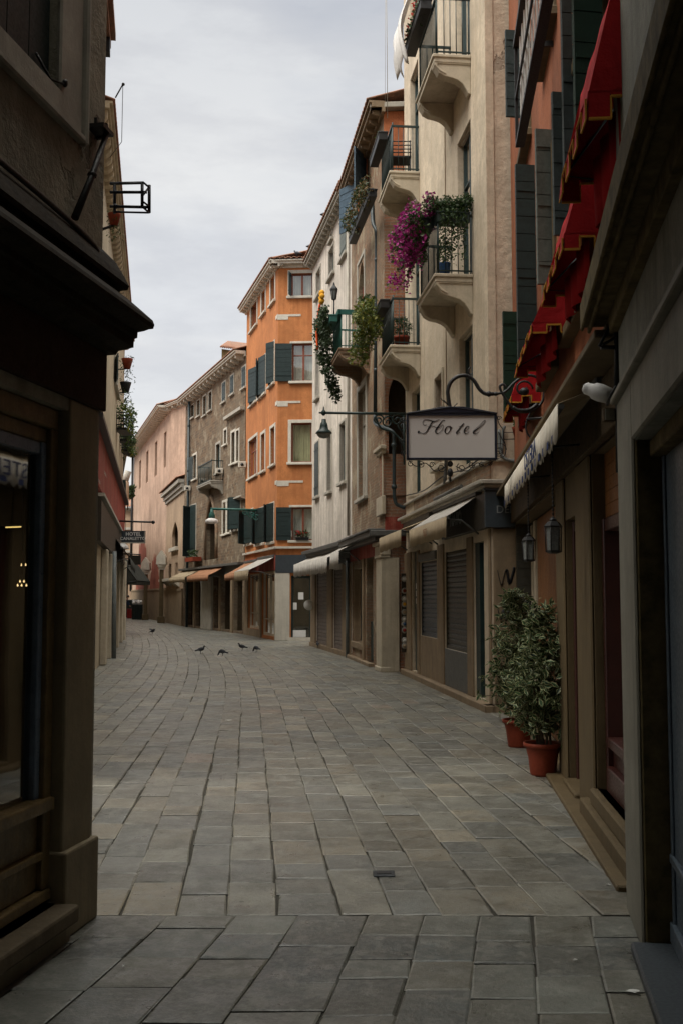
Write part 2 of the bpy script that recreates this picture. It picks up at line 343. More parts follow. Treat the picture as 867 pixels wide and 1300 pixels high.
# ---------------------------------------------------------------- facade frame
class Fac:
    def __init__(s, A, B, toward=(0,0)):
        s.A = Vector((A[0],A[1],0)); s.B = Vector((B[0],B[1],0)); s.len = (s.B-s.A).length
        s.u = (s.B-s.A)/s.len; n = Vector((s.u.y,-s.u.x,0))
        if n.dot(Vector((toward[0],toward[1],0))-s.A) < 0: n = -n
        s.n = n; s.holes = []
    def P(s, a, z, o=0): return s.A + s.u*a + s.n*o + Vector((0,0,z))
    def hit(s, px, py, o=0):
        d = ray(px,py); q = s.A + s.n*o; t = (q-EYE).dot(s.n)/d.dot(s.n); p = EYE+d*t
        return (p-s.A).dot(s.u), p.z
    def sY(s, Y): return (Y-s.A.y)/s.u.y
    def rect(s, x0, x1, y0, y1, o=0):      # pixel rectangle -> s0,s1,z0,z1
        xm, ym = (x0+x1)/2, (y0+y1)/2
        a, b = s.hit(x0, ym, o)[0], s.hit(x1, ym, o)[0]; z1, z0 = s.hit(xm, y0, o)[1], s.hit(xm, y1, o)[1]
        return min(a,b), max(a,b), z0, z1
    def box(s, mb, a0, a1, z0, z1, o0, o1, mat=0, col=None):
        return mb.obox(s.P(a0,z0,o0), s.u*(a1-a0), s.n*(o1-o0), Vector((0,0,z1-z0)), mat, col)
    def quad(s, mb, a0, a1, z0, z1, o, mat=0): return mb.add([s.P(a0,z0,o),s.P(a1,z0,o),s.P(a1,z1,o),s.P(a0,z1,o)], [(0,1,2,3)], mat)
def grid_wall(mb, F, s0, s1, z0, z1, holes, mat=0, room=1, depth=.55):
    mat0 = mat; holes = list(holes) + ([(s0-1,s0-.9,0,2.6,.1)] if hasattr(F,'low') else [])
    hs = []
    for h in holes:
        a,b,c,d = h[:4]; hs.append((max(a,s0+.01), min(b,s1-.01), max(c,z0), min(d,z1-.01), h[4] if len(h)>4 else depth, h[5] if len(h)>5 else None))
    hs = [h for h in hs if h[1] > h[0]]; zx = [2.6] if hasattr(F,'low') else []
    S = sorted(set([s0,s1]+[x for h in hs for x in h[:2]])); Z = sorted(set([z0,z1]+zx+[x for h in hs for x in h[2:4]]))
    for i in range(len(S)-1):
        for j in range(len(Z)-1):
            a,b,c,d = S[i],S[i+1],Z[j],Z[j+1]
            if b-a < 1e-5 or d-c < 1e-5: continue
            cm, dm = (a+b)/2, (c+d)/2
            if any(h[0]<cm<h[1] and h[2]<dm<h[3] for h in hs): continue
            F.quad(mb, a,b,c,d, 0, getattr(F,'low',mat) if dm < 2.62 else mat)
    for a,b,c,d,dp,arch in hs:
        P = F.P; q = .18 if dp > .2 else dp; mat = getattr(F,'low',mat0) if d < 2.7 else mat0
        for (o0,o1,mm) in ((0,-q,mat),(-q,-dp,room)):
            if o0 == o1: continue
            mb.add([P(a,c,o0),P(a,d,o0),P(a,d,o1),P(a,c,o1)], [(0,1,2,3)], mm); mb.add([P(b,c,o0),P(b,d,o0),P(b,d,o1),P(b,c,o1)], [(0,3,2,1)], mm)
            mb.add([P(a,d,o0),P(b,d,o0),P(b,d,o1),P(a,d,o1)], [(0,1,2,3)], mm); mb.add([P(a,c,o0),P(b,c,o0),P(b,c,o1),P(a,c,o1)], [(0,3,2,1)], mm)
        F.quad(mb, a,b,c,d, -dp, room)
        if arch:                                     # fill the corners above a pointed or round arch
            rise = arch[1]; mid = (a+b)/2; K = 8
            def curve(t):                            # t 0..1 from springing to apex
                return (math.sin(t*math.pi/2) if arch[0]=='round' else t**.62)
            for sd in (-1,1):
                edge = a if sd<0 else b
                pts = [(edge, d-rise)] 
                for k in range(1,K+1):
                    if arch[0]=='round': x = edge + (mid-edge)*(1-math.cos(k/K*math.pi/2)); zz = d-rise+rise*math.sin(k/K*math.pi/2)
                    else: x = edge+(mid-edge)*(k/K)**1.5; zz = d-rise+rise*(k/K)**.9
                    pts.append((x, zz))
                poly = [(edge,d)]+pts
                vs = [P(x,z,.0) for x,z in poly]+[P(x,z,-.12) for x,z in poly]; n=len(poly)
                fs = [(0,k,k+1) for k in range(1,n-1)]+[(k,k+1,n+k+1,n+k) for k in range(1,n-1)]
                mb.add(vs, fs, mat)
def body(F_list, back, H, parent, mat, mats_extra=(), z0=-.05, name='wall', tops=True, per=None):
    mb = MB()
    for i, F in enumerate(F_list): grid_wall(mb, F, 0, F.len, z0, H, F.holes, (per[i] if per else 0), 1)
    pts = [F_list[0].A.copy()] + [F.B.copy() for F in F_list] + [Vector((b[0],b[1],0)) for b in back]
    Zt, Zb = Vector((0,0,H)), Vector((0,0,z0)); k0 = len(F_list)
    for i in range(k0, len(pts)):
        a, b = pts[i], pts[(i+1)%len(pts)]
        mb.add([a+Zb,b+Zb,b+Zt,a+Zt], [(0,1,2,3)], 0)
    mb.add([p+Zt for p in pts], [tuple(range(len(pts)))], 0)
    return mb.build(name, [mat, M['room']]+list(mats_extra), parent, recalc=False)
def shutter(F, s, z0, z1, w, ang, side, mat, parent, o=.03, th=.035, name='shutter', bh=.17):
    """leaf hinged at s; side +1 swings from +u (closed towards +u); ang 0 closed, 180 flat on the wall"""
    a = R(ang); e = F.u*(side*math.cos(a)) + F.n*math.sin(a); t = Vector((0,0,1)).cross(e)
    if t.dot(F.n) < 0 and abs(t.dot(F.n)) > .05: t = -t
    mb = MB(); H = F.P(s, z0, o); n = max(2, int((z1-z0)/bh)); h = (z1-z0)/n
    mb.obox(H+e*.01-t*th*.3, e*(w-.02), t*th*.6, Vector((0,0,z1-z0)))
    for k in range(n): mb.obox(H-t*th*.5+Vector((0,0,k*h+.004)), e*w, t*th, Vector((0,0,h-.008)))
    for zz in (.15, .85): mb.obox(H-t*(th*.5+.012)+Vector((0,0,(z1-z0)*zz)), e*w*.95, t*(th+.024), Vector((0,0,.05)))
    return mb.build(name, mat, parent)
def window(F, r, parent, surround=.1, smat=None, sill=True, frame=True, fmat=None, mull=1, curtain=None, sh=(), shmat=None, depth=.55, arch=None, pane=True, shw=None, sillout=.1, louv=None):
    s0,s1,z0,z1 = r; smat = smat or M['white']; F.holes.append((s0,s1,z0,z1,depth,arch))
    mb = MB(); w = surround
    if w > 0:
        F.box(mb, s0-w, s0, z0-(0 if sill else w), z1+w, -.1, .03); F.box(mb, s1, s1+w, z0-(0 if sill else w), z1+w, -.1, .03)
        F.box(mb, s0+.001, s1-.001, z1+.001, z1+w, -.1, .028)
    else: F.box(mb, s0+.002, s1-.002, z1-.03, z1-.003, -.17, -.05)
    W_ = mb.build('window', smat, parent, bev=.008)
    if sill:
        m2 = MB(); F.box(m2, s0-w-.04, s1+w+.04, z0-.09, z0, -.12, sillout); m2.build('sill', smat, W_, bev=.01)
    if frame:
        m3 = MB(); f = min(.05, (s1-s0)*.12)
        o0, o1 = -.15, -.10
        F.box(m3, s0,s0+f,z0,z1,o0,o1); F.box(m3, s1-f,s1,z0,z1,o0,o1); F.box(m3, s0+f,s1-f,z1-f,z1,o0,o1-.003); F.box(m3, s0+f,s1-f,z0,z0+f,o0,o1-.003)
        for k in range(mull):
            c = s0+(s1-s0)*(k+1)/(mull+1); F.box(m3, c-f*.7,c+f*.7,z0+f,z1-f,o0,o1+.004)
        if mull and z1-z0 > 1.3: F.box(m3, s0+f,s1-f,z0+(z1-z0)*.68,z0+(z1-z0)*.68+.04,o0,o1-.002)
        m3.build('frame', fmat or M['redframe'], W_, bev=.004)
    if pane:
        m4 = MB(); F.quad(m4, s0+.01,s1-.01,z0+.01,z1-.01,-.13); m4.build('pane', M['glass'], W_, recalc=False)
    if curtain:
        m5 = MB(); K=24; vs=[]
        a0,a1 = s0+.03, s1-.03
        for k in range(K+1):
            a=a0+(a1-a0)*k/K; oo=-.24+.02*math.sin(k*1.9)+.01*math.sin(k*.7)
            vs += [F.P(a,z0+.02,oo),F.P(a,z1-.02,oo)]
        m5.add(vs,[(2*k,2*k+2,2*k+3,2*k+1) for k in range(K)],0,True); m5.build('curtain', curtain, W_, recalc=False)
    ww = shw or (s1-s0)/2
    for (side, ang) in sh:
        hs = s0 if side > 0 else s1
        shutter(F, hs, z0, z1, ww, ang, side, shmat or M['green'], W_)
    return W_
def eaves(F, z, parent, out=.45, s0=None, s1=None, mat=None, corb=.55, cd=.14, ch=.22, tile=True, slope=.32, back=4, th=.09, roofmat=None):
    s0 = 0 if s0 is None else s0; s1 = F.len if s1 is None else s1
    mb = MB(); F.box(mb, s0,s1,z,z+th,0,out); F.box(mb, s0,s1,z-.1,z,0,.07); F.box(mb, s0,s1,z+th,z+th+.05,0,out+.06)
    n = max(1,int((s1-s0)/corb))
    for k in range(n):
        c = s0+(k+.5)*(s1-s0)/n
        prof = [(0.0,-ch),(out*.45,-ch*.9),(out*.8,-ch*.55),(out*.85,0),(0,0)]
        mb.extr([F.P(c-cd/2, z+b, a) for a,b in prof], F.u*cd)
    mb.build('cornice', mat or M['whitegrey'], parent)
    if tile: roof(F, z+th+.05, parent, out+.1, s0, s1, slope, back)
def roof(F, z, parent, out, s0, s1, slope=.32, back=4, name='roof', pitch=.2):
    mb = MB(); n = int((s1-s0)/pitch); vs=[]; K=4
    o = [out - (out+back)*i/7 for i in range(8)]
    for i in range(8):
        for k in range(n*K+1):
            a = s0+(s1-s0)*k/(n*K); hgt = .05*abs(math.sin(math.pi*k/K)) if K else 0
            vs.append(F.P(a, z+.02+(out-o[i])*slope+hgt, o[i]))
    m = n*K+1
    mb.add(vs, [(i*m+k, i*m+k+1, (i+1)*m+k+1, (i+1)*m+k) for i in range(7) for k in range(m-1)], 0, True)
    mb.build(name, M['tile'], parent, recalc=False, solid=.03)
def awning(F, s0, s1, zt, zo, out, label, mat, vmat=None, val=.25, scallop=0, back=.02, group='canvas shop awnings', sag=.03, arms=True, scal_h=.06, valpart=None):
    c = F.P((s0+s1)/2, zo-val, 0); t = thing('awning', c, label, 'awning', group)
    mb = MB(); K=14; J=6; vs=[]
    for j in range(J+1):
        v=j/J
        for k in range(K+1):
            a = s0+(s1-s0)*k/K; z = zt+(zo-zt)*v - sag*math.sin(math.pi*v)*(1+.4*math.sin(k*1.3)); vs.append(F.P(a, z, back+(out-back)*v))
    mb.add(vs, [(j*(K+1)+k, j*(K+1)+k+1, (j+1)*(K+1)+k+1, (j+1)*(K+1)+k) for j in range(J) for k in range(K)], 0, True)
    mb.build('canopy', mat, t, recalc=False, solid=.006)
    if val:
        mb = MB(); n = scallop or 1; w=(s1-s0)/n
        for i in range(n):
            K2 = 5 if scallop else 16
            a = [s0+w*(i+k/K2) for k in range(K2+1)]
            vs=[]
            for k, x in enumerate(a):
                d = scal_h*math.sin(math.pi*k/K2) if scallop else .012*math.sin(x*9)
                oo = out+.012*math.sin(x*11)
                vs += [F.P(x, zo, out+.004), F.P(x, zo-val+scal_h-d if scallop else zo-val+d, oo+.01)]
            mb.add(vs, [(2*k,2*k+2,2*k+3,2*k+1) for k in range(K2)], 0, True)
        mb.build('valance', vmat or mat, t, recalc=False, solid=.004)
    m2 = MB(); m2.tube([F.P(s0,zo-.02,out-.02), F.P(s1,zo-.02,out-.02)], .02, 8); m2.build('front_bar', M['sheet'], t)
    if arms:
        for a in (s0+.08, s1-.08):
            m3 = MB(); m3.tube([F.P(a,zo-.25,.03), F.P(a,zo-.05,out*.55), F.P(a,zo-.03,out-.03)], .014, 6); m3.build('arm', M['sheet'], t)
    m4 = MB(); F.box(m4, s0-.03, s1+.03, zt-.03, zt+.07, .0, .1); m4.build('cassette', M['sheet'], t, bev=.01)
    return t
def scroll(c, e1, e2, r0, r1, turns, start=0, n=26, r=.006, mb=None, cwz=1):
    pts = []
    for k in range(n+1):
        t=k/n; a = start+cwz*turns*2*math.pi*t; rr = r0+(r1-r0)*t
        pts.append(Vector(c)+e1*(rr*math.cos(a))+e2*(rr*math.sin(a)))
    if mb is not None: mb.tube(pts, r, 6)
    return pts
def text(body, size, mat, origin, e1, e2, parent, name='lettering', ext=.003, align='CENTER', bold=0, sx=1):
    cu = bpy.data.curves.new(name, 'FONT'); cu.body = body; cu.size = size; cu.align_x = align; cu.align_y='CENTER'; cu.extrude = ext; cu.offset = bold; cu.space_character = 1.05
    o = bpy.data.objects.new('tmp', cu); C.objects.link(o); bpy.context.view_layer.update()
    me = bpy.data.meshes.new_from_object(o.evaluated_get(bpy.context.evaluated_depsgraph_get())); C.objects.unlink(o); bpy.data.objects.remove(o)
    e1=Vector(e1).normalized(); e2=Vector(e2).normalized(); n = e1.cross(e2); L0_ = WORLD[parent.name]
    for v in me.vertices: v.co = Vector(origin)-L0_ + e1*v.co.x*sx + e2*v.co.y + n*v.co.z
    me.materials.clear(); me.materials.append(mat); ob = bpy.data.objects.new(name, me); C.objects.link(ob); ob.parent = parent; WORLD[ob.name]=L0_; return ob
def leafy(mb, pts, size, cols, drop=.0, asp=.5, rim=None):
    """many single leaves, each two folded faces"""
    for p in pts:
        L_ = size*random.uniform(.6,1.25); d = Vector((random.gauss(0,1), random.gauss(0,1), random.gauss(0,.8)-drop)).normalized()
        sd = d.cross(Vector((random.gauss(0,1),random.gauss(0,1),random.gauss(0,1)))).normalized(); up = d.cross(sd)
        c = random.choice(cols); k = random.uniform(.65,1.25); c = tuple(x*k for x in c); w = L_*asp
        a, b = Vector(p), Vector(p)+d*L_; m1 = a+d*L_*.5+sd*w*.5+up*w*.18; m2 = a+d*L_*.5-sd*w*.5+up*w*.18
        if rim:
            q = .62; i1 = a+d*L_*.5+sd*w*.5*q+up*w*.1; i2 = a+d*L_*.5-sd*w*.5*q+up*w*.1
            mb.add([a,i1,b,i2],[(0,1,2),(0,2,3)],0,False,c); mb.add([a,m1,b,i1,i2,m2],[(0,1,2,3),(0,4,2,5)],0,False,rim)
        else: mb.add([a,m1,b,m2],[(0,1,2),(0,2,3)],0,False,c)
def blob_pts(c, r, n, shell=.35):
    out=[]
    for _ in range(n):
        d = Vector((random.gauss(0,1),random.gauss(0,1),random.gauss(0,1))).normalized(); k = random.uniform(shell,1)**.6
        out.append(Vector(c)+Vector((d.x*r[0],d.y*r[1],d.z*r[2]))*k)
    return out
SKYTOP=44.0; SUN=2.9; EXPO=0.22
def vdir(px): d = ray(px, 757); return Vector((d.x, d.y, 0)).normalized()
def line(P0, vp, Ya, Yb):
    d = vdir(vp); return Fac((P0.x+d.x/d.y*(Ya-P0.y), Ya), (P0.x+d.x/d.y*(Yb-P0.y), Yb))
UP = Vector((0,0,1)); XX = Vector((1,0,0)); YY = Vector((0,1,0))
def YR(F, y0, y1, z0, z1): a,b = F.sY(y0), F.sY(y1); return (min(a,b), max(a,b), z0, z1)
# ================================================================ LEFT CORNER SHOP (near)
F = line(G(125,1156), 680, -12, 5.48); L0 = F
b0 = thing('corner_shop_building', F.B, 'dark brown shop corner with heavy moulded cornice filling the left edge of the view', 'building')
yw0, yw1 = 2.4, 5.10
F.holes.append((*YR(F, yw0, 5.36, .17, 2.50), .6))
uw = YR(F, 3.7, 4.93, 4.03, 6.2); F.holes.append((*uw, .3))
body([F], [(F.B.x-7, F.B.y), (F.A.x-7, F.A.y)], 13, b0, M['l0wall'])
E = F.len
# ground floor stone skin, pilaster, plinth
mb = MB(); F.box(mb, F.sY(5.115), E-.04, 0, 2.56, -.13, .012)
mb.build('pilaster', M['l0pil'], b0, bev=.012, seg=2)
mb = MB(); F.box(mb, F.sY(5.10), E+.0, 0, .40, -.1, .04); mb.build('pilaster_base', M['l0pil'], b0, bev=.012, seg=2)
mb = MB(); F.box(mb, 0, F.sY(2.4), 0, 2.56, 0, .012); mb.build('lower_wall_facing', M['l0pil'], b0)
mb = MB(); mb.obox((-3.0,-9,0), (6.5,0,0), (0,2.5,0), (0,0,14)); mb.build('unseen_rear_blocker', M['l0wall'], b0)  # unseen mass behind the camera, added to darken the foreground
mb = MB(); mb.obox((-2.6,-6.6,4.3), (5.2,0,0), (0,7.4,0), (0,0,9)); mb.build('unseen_overhead_blocker', M['l0wall'], b0)  # unseen block overhead, added to keep sky light off the near paving
mb = MB(); F.box(mb, 0, E+.02, 2.56, 2.87, -.05, .03); mb.build('fascia', M['l0fascia'], b0, bev=.006)
prof = [(-.02,2.868),(.06,2.87),(.075,2.89),(.11,2.895),(.158,2.905),(.16,2.95),(.178,2.955),(.18,2.985),(.215,2.99),(.24,2.998),(.265,3.0),(.272,3.02),(.262,3.045),(.2,3.10),(.12,3.17),(.07,3.2),(.08,3.212),(.12,3.215),(.128,3.235),(.10,3.29),(.05,3.37),(-.02,3.44)]
mb = MB(); mb.extr([F.P(0,z,o) for o,z in prof], F.u*(E+.06)); mb.build('cornice', M['l0dark'], b0)
mb = MB(); mb.tube(cat_rom([F.P(E-2.6,3.42,.03),F.P(E-1.6,3.41,.05),F.P(E-.7,3.40,.05),F.P(E-.25,3.36,.06),F.P(E-.2,3.30,.06)]), .014, 6); mb.build('cable', M['iron'], b0)
# shop window
sw = YR(F, yw0, yw1, .17, 2.50)
mb = MB(); s0,s1,z0,z1 = sw
F.box(mb, s0, s1-.002, .60, .66, -.12, -.02); F.box(mb, s0, s1-.002, .38, .42, -.13, -.045); F.box(mb, s0, s1-.002, .19, .24, -.13, -.03)
F.box(mb, s0, s1-.002, .24, .60, -.14, -.075); F.box(mb, s0, s1-.002, 2.40, 2.498, -.14, -.04); F.box(mb, s0, s1-.002, 2.33, 2.40, -.14, -.07)
F.box(mb, s1-.07, s1+.01, .24, 2.40, -.14, -.045)
for k in range(1): F.box(mb, s0, s0+.08, .2, 2.4, -.15, -.05)
W_ = mb.build('shop_window', M['l0wood'], b0, bev=.008, seg=2)
mb = MB(); F.box(mb, s1-.115, s1-.04, .66, 2.33, -.13, -.07); F.box(mb, s0+.08, s1-.115, 2.27, 2.33, -.13, -.08); mb.build('frame', M['bluewood'], W_, bev=.004)
mb = MB(); F.quad(mb, s0+.08, s1-.10, .64, 2.36, -.10); mb.build('pane', M['shopglass'], W_, recalc=False)
mb = MB(); F.box(mb, s0-.1, s1+.01, .09, .17, -.12, .11); mb.build('sill', M['l0stone'], b0, bev=.015, seg=2)
mb = MB(); F.box(mb, s0-.1, s1+.01, 0, .09, -.0, .06); mb.build('plinth', M['l0pil'], b0)
# lit display inside the window
def inpt(px, py, o): s, z = F.hit(px, py, o); return F.P(s, z, o)
ch = thing('chandelier', inpt(30, 690, -.25), 'small chandelier of lit bulbs behind the dark glass of the left shop window', 'chandelier')
mb = MB(); tp = inpt(30, 560, -.25); mb.tube([tp, inpt(30,700,-.25)], .004, 6)
for (x,y) in ((27.5,716),(33,716),(26,737),(31,737),(42,737),(23,742),(28,742),(34,742)):
    mb.tube(cat_rom([inpt(30,700,-.25), inpt((30+x)/2,(700+y)/2-3,-.25), inpt(x,y-3,-.25)],4), .0015, 5)
mb.build('stem', M['iron'], ch)
for (x,y) in ((27.5,716),(33,716),(26,737),(31,737),(42,737),(23,742),(28,742),(34,742)):
    mb = MB(); mb.lathe(inpt(x,y+1,-.25), [(.0005,-.006),(.0045,-.004),(.004,.001),(.0015,.006),(.0005,.008)], 8); mb.build('bulb', M['bulb'], ch)
t = thing('strip_lamp', inpt(20,669,-.24), 'thin glowing strip lamp high inside the left shop window', 'lamp')
mb = MB(); mb.tube([inpt(8,669.5,-.24), inpt(27,668.8,-.24)], .0032, 8); mb.build('tube', M['tube'], t)
mb = MB(); mb.tube([inpt(6,667.3,-.24), inpt(29,666.6,-.24)], .0035, 6); mb.tube([inpt(17,667,-.24), inpt(17,560,-.24)], .0015, 5); mb.build('holder', M['iron'], t)
t = thing('display_card', inpt(3,740,-.16), 'dark red display card standing behind the glass of the left shop window', 'card')
mb = MB(); p = inpt(-30,790,-.17); mb.obox(p, F.u*.16, F.n*.01, UP*.26); mb.build('board', M['redwood'], t)
mb = MB(); mb.obox(p+F.u*.03+F.n*.0105+UP*.06, F.u*.05, F.n*.003, UP*.12); mb.build('picture', M['greypipe'], t)
mb = MB(); F.box(mb, s0+.1, s1-.15, .60, .655, -.55, -.14); mb.build('display_shelf', M['l0wood'], W_)
for k, zz in enumerate((1.0, 1.22, 1.9, 2.02)):
    mb = MB(); F.box(mb, s0+.3, s1-.2, zz, zz+.03, -.58, -.48); mb.build('shelf', M['r2wood'] if k<2 else M['bluewood'], W_)
# upper window with closed dark shutter
s0,s1,z0,z1 = uw
mb = MB(); F.box(mb, s1, s1+.25, z0-.13, z1, -.02, .012); F.box(mb, s1+.25, s1+.285, z0-.17, z1, -.02, .04); F.box(mb, s0-.3, s1+.25, z0-.13, z0, -.1, .014); F.box(mb, s0-.3, s1+.25, z0-.17, z0-.13, -.1,.04)
W_ = mb.build('window', M['whitegrey'], b0, bev=.01)
for a,b in ((s0,(s0+s1)/2),((s0+s1)/2,s1)):
    mb = MB(); F.box(mb, a+.004,b-.004, z0, z1, -.1,-.06); n=3
    for k in range(n): F.box(mb, a+(b-a)*k/n+.004, a+(b-a)*(k+1)/n-.004, z0, z1, -.06,-.05)
    mb.build('shutter', M['green'], W_)
mb = MB(); mb.tube([F.P(s1-.16,z0+.10,-.04),F.P(s1-.04,z0+.03,-.02),F.P(s1+.02,z0+.03,.02)], .006, 6); mb.ell(F.P(s1+.03,z0+.04,.02), .014,.014,.02)
mb.tube([F.P(s1-.36,z0+.42,-.045),F.P(s1-.36,z0+.55,-.045)], .006, 6); split_build(mb,'shutter_catch', M['iron'], W_)
mb = MB(); a = F.hit(134,168,.06); b = F.hit(103,276,.06); c = F.hit(120,222,.06)
mb.tube([F.P(*a,.07),F.P(*c,.05),F.P(*b,.03)], [.014,.017,.02], 8); mb.lathe(F.P(*c,.05)-UP*.012, [(.02,0),(.026,.012),(.02,.024)], 10)
F.box(mb, a[0]-.09, a[0]+.04, a[1]-.01, a[1]+.012, 0, .09); F.box(mb, a[0]+.02, a[0]+.04, a[1]-.02, a[1]+.06, 0, .06); F.box(mb, a[0]-.05,a[0]-.035,a[1],a[1]+.06,.02,.035)
mb.build('iron_stay', M['iron'], b0)
# iron sign frame at the corner
t = thing('iron_sign_frame', AT(142,252,5.5), 'empty black iron frame sticking out from the upper left wall against the sky', 'sign frame')
mb = MB(); p = lambda x,y,Y=5.5: AT(x,y,Y)
for (x0,y0,x1,y1) in ((140,233,183,232),(140,244,187,244),(140,262,190,263),(181,232,181,264),(190,235,190,270),(146,233,146,271)): mb.tube([p(x0,y0),p(x1,y1)], .0085, 6)
for (x0,y0,x1,y1) in ((144,269,189,270),(183,264,190,270),(183,232,190,238),(182,248,190,237),(182,256,190,262)): mb.tube([p(x0,y0,5.42),p(x1,y1)], .0055, 6)
mb.tube([p(140,233,5.35),p(181,232,5.35)], .003, 5); mb.ell(p(147,262), .014,.014,.014); mb.ell(p(147,244), .012,.012,.012)
mb.build('frame_bars', M['bluewrought'], t)
# ================================================================ RIGHT NEAR BUILDING
F = line(G(800,1154), 645, -12, 5.62); R1 = F; E = F.len
b1 = thing('grey_shop_building', F.B, 'grey rendered shop front with stone doorway filling the right edge of the view', 'building')
h = YR(F, 2.2, 4.96, .04, 2.33); F.holes.append((*h, .17))
body([F], [(F.B.x+7, F.B.y), (F.A.x+7, F.A.y)], 14, b1, M['r1wall'])
mb = MB(); F.box(mb, F.sY(4.96), E-.02, 0, 2.62, 0, .02); mb.build('pillar', M['r1stone'], b1, bev=.01)
mb = MB(); F.box(mb, 0, F.sY(4.96)-.002, 2.335, 2.62, -.05, .02); mb.build('lintel', M['r1stone'], b1, bev=.01)
mb = MB(); F.box(mb, 0, E+.0, 2.62, 2.655, 0, .05); mb.build('string_course', M['r1stone'], b1, bev=.006)
mb = MB(); F.box(mb, 0, E+.3, 3.12, 3.22, -.05, .16); F.box(mb, 0, E+.3, 3.085, 3.12, .12, .14); F.box(mb, 0, E+.3, 3.10, 3.25, .16, .178); F.box(mb, 0, E+.3, 3.02, 3.12, -.02, .045)
mb.build('roof_slab', M['r1dark'], b1, bev=.006)
mb = MB(); F.box(mb, F.sY(4.96)-.02, F.sY(4.96)-.002, .04, 2.33, -.16, .004); F.box(mb, h[0], F.sY(4.96)-.02, 2.25, 2.328, -.16, -.06)
D_ = mb.build('door_frame', M['r1dark'], b1, bev=.006)
mb = MB(); a0,a1 = h[0], F.sY(4.96)-.021
F.box(mb, a0, a1, .05, 2.25, -.165, -.125)
for k in range(4): F.box(mb, a1-.05-k*.62, a1-.0-k*.62, .05, 2.25, -.125, -.112)
F.box(mb, a0, a1, .40, .44, -.125, -.105); F.box(mb, a0, a1, .05, .14, -.125, -.10)
mb.build('door_panel', M['bluegrey'], D_, bev=.004)
mb = MB(); F.box(mb, h[0], F.sY(4.92), 0, .05, -.16, .075); mb.build('doorstep', M['signgrey'], b1, bev=.01)
# iron downpipe and bracket at the joint of the two buildings
mb = MB(); Y=5.66
mb.tube([AT(783,500,Y),AT(783,440,Y),AT(781,405,Y)], .018, 8); mb.tube([AT(787,395,Y),AT(790,412,Y),AT(785,424,Y),AT(775,432,Y),AT(764,438,Y)], .008, 6)
mb.tube([AT(781,402,Y),AT(765,430,Y),AT(760,440,Y)], .009, 6); mb.tube([AT(778,392,Y),AT(792,388,Y)], .011, 6); mb.tube([AT(783,436,Y),AT(797,436,Y)], .009, 6)
mb.tube([AT(762,441,Y),AT(783,441,Y)], .012, 6); mb.tube([AT(783,500,Y),AT(784,600,Y)], .012, 8)
mb.build('iron_bracket', M['iron'], b1)
t = thing('floodlight', AT(762,498,5.75), 'pale rounded floodlight hanging between the grey shop and the salmon wall', 'floodlight')
mb = MB(); a = AT(747,494,5.76); b = AT(778,504,5.68); d = (b-a)
ax = d.normalized(); mb.lathe(a-ax*.01, [(.001,-.02),(.024,-.018),(.034,-.004),(.034,.01),(.036,.03),(.046,.045),(.050,.08),(.045,.13),(.028,.155),(.001,.16)], 16, axis=ax); mb.build('housing', M['sack'], t)
mb = MB(); mb.tube([AT(770,514,5.7),AT(776,500,5.62),AT(782,490,5.62)], .009, 6); mb.build('bracket', M['iron'], t)
t = thing('junction_box', AT(772,528,5.66), 'olive grey junction box fixed under the floodlight on the right', 'box')
mb = MB(); p = AT(772,527,5.66); mb.cbox(p, .065, .05, .075, 0); mb.build('housing', M['soffit'], t, bev=.006)
mb = MB(); mb.cbox(p+Vector((0,-.028,0)), .05,.006,.06); mb.build('cover', M['r1stone'], t)
# ================================================================ SALMON BUILDING
F = line(G(725,1000), 551, 5.64, 14.86); R2 = F; E = F.len
F.low = 2
b2 = thing('salmon_house', F.B, 'salmon red house with tall dark green shutters above the right hand shops', 'building')
rec = YR(F, 9.75, 14.83, 0.02, 2.6); F.holes.append((*rec, .34))
dr = YR(F, 8.40, 9.15, 0.02, 2.25); F.holes.append((*dr, .4))
wd = YR(F, 5.85, 7.60, 0.25, 2.62); F.holes.append((*wd, .6))
for w in []: pass
ups = []
# upper floor windows: near ends given by distance Y
for (ya,yb,z0,z1) in ((6.0,6.9,3.75,5.7),(7.7,8.6,3.75,5.7),(9.6,10.5,3.75,5.7),(11.9,12.8,3.75,5.7),(7.0,8.0,6.9,9.2),(9.3,10.3,6.9,9.2),(11.8,12.8,6.9,9.2)):
    ups.append(window(F, YR(F,ya,yb,z0,z1), b2, .1, M['r2stone'], fmat=M['redwood'], mull=1))
body([F], [(F.B.x+7, F.B.y+.5), (F.A.x+7, F.A.y)], 12, b2, M['r2wall'], [M['r2stone']])
def shut(px0, px1, py0, py1, Y, ang, mat, side=-1, par=None):   # leaf swung open, far hinge on the wall
    s = F.sY(Y); zt = AT(px0,py0,Y).z; zb = AT(px0,py1,Y).z
    w = abs(AT(px1,650,Y).x-AT(px0,650,Y).x)
    return shutter(F, s, zb, zt, w, ang, side, mat, par or b2, o=.02)
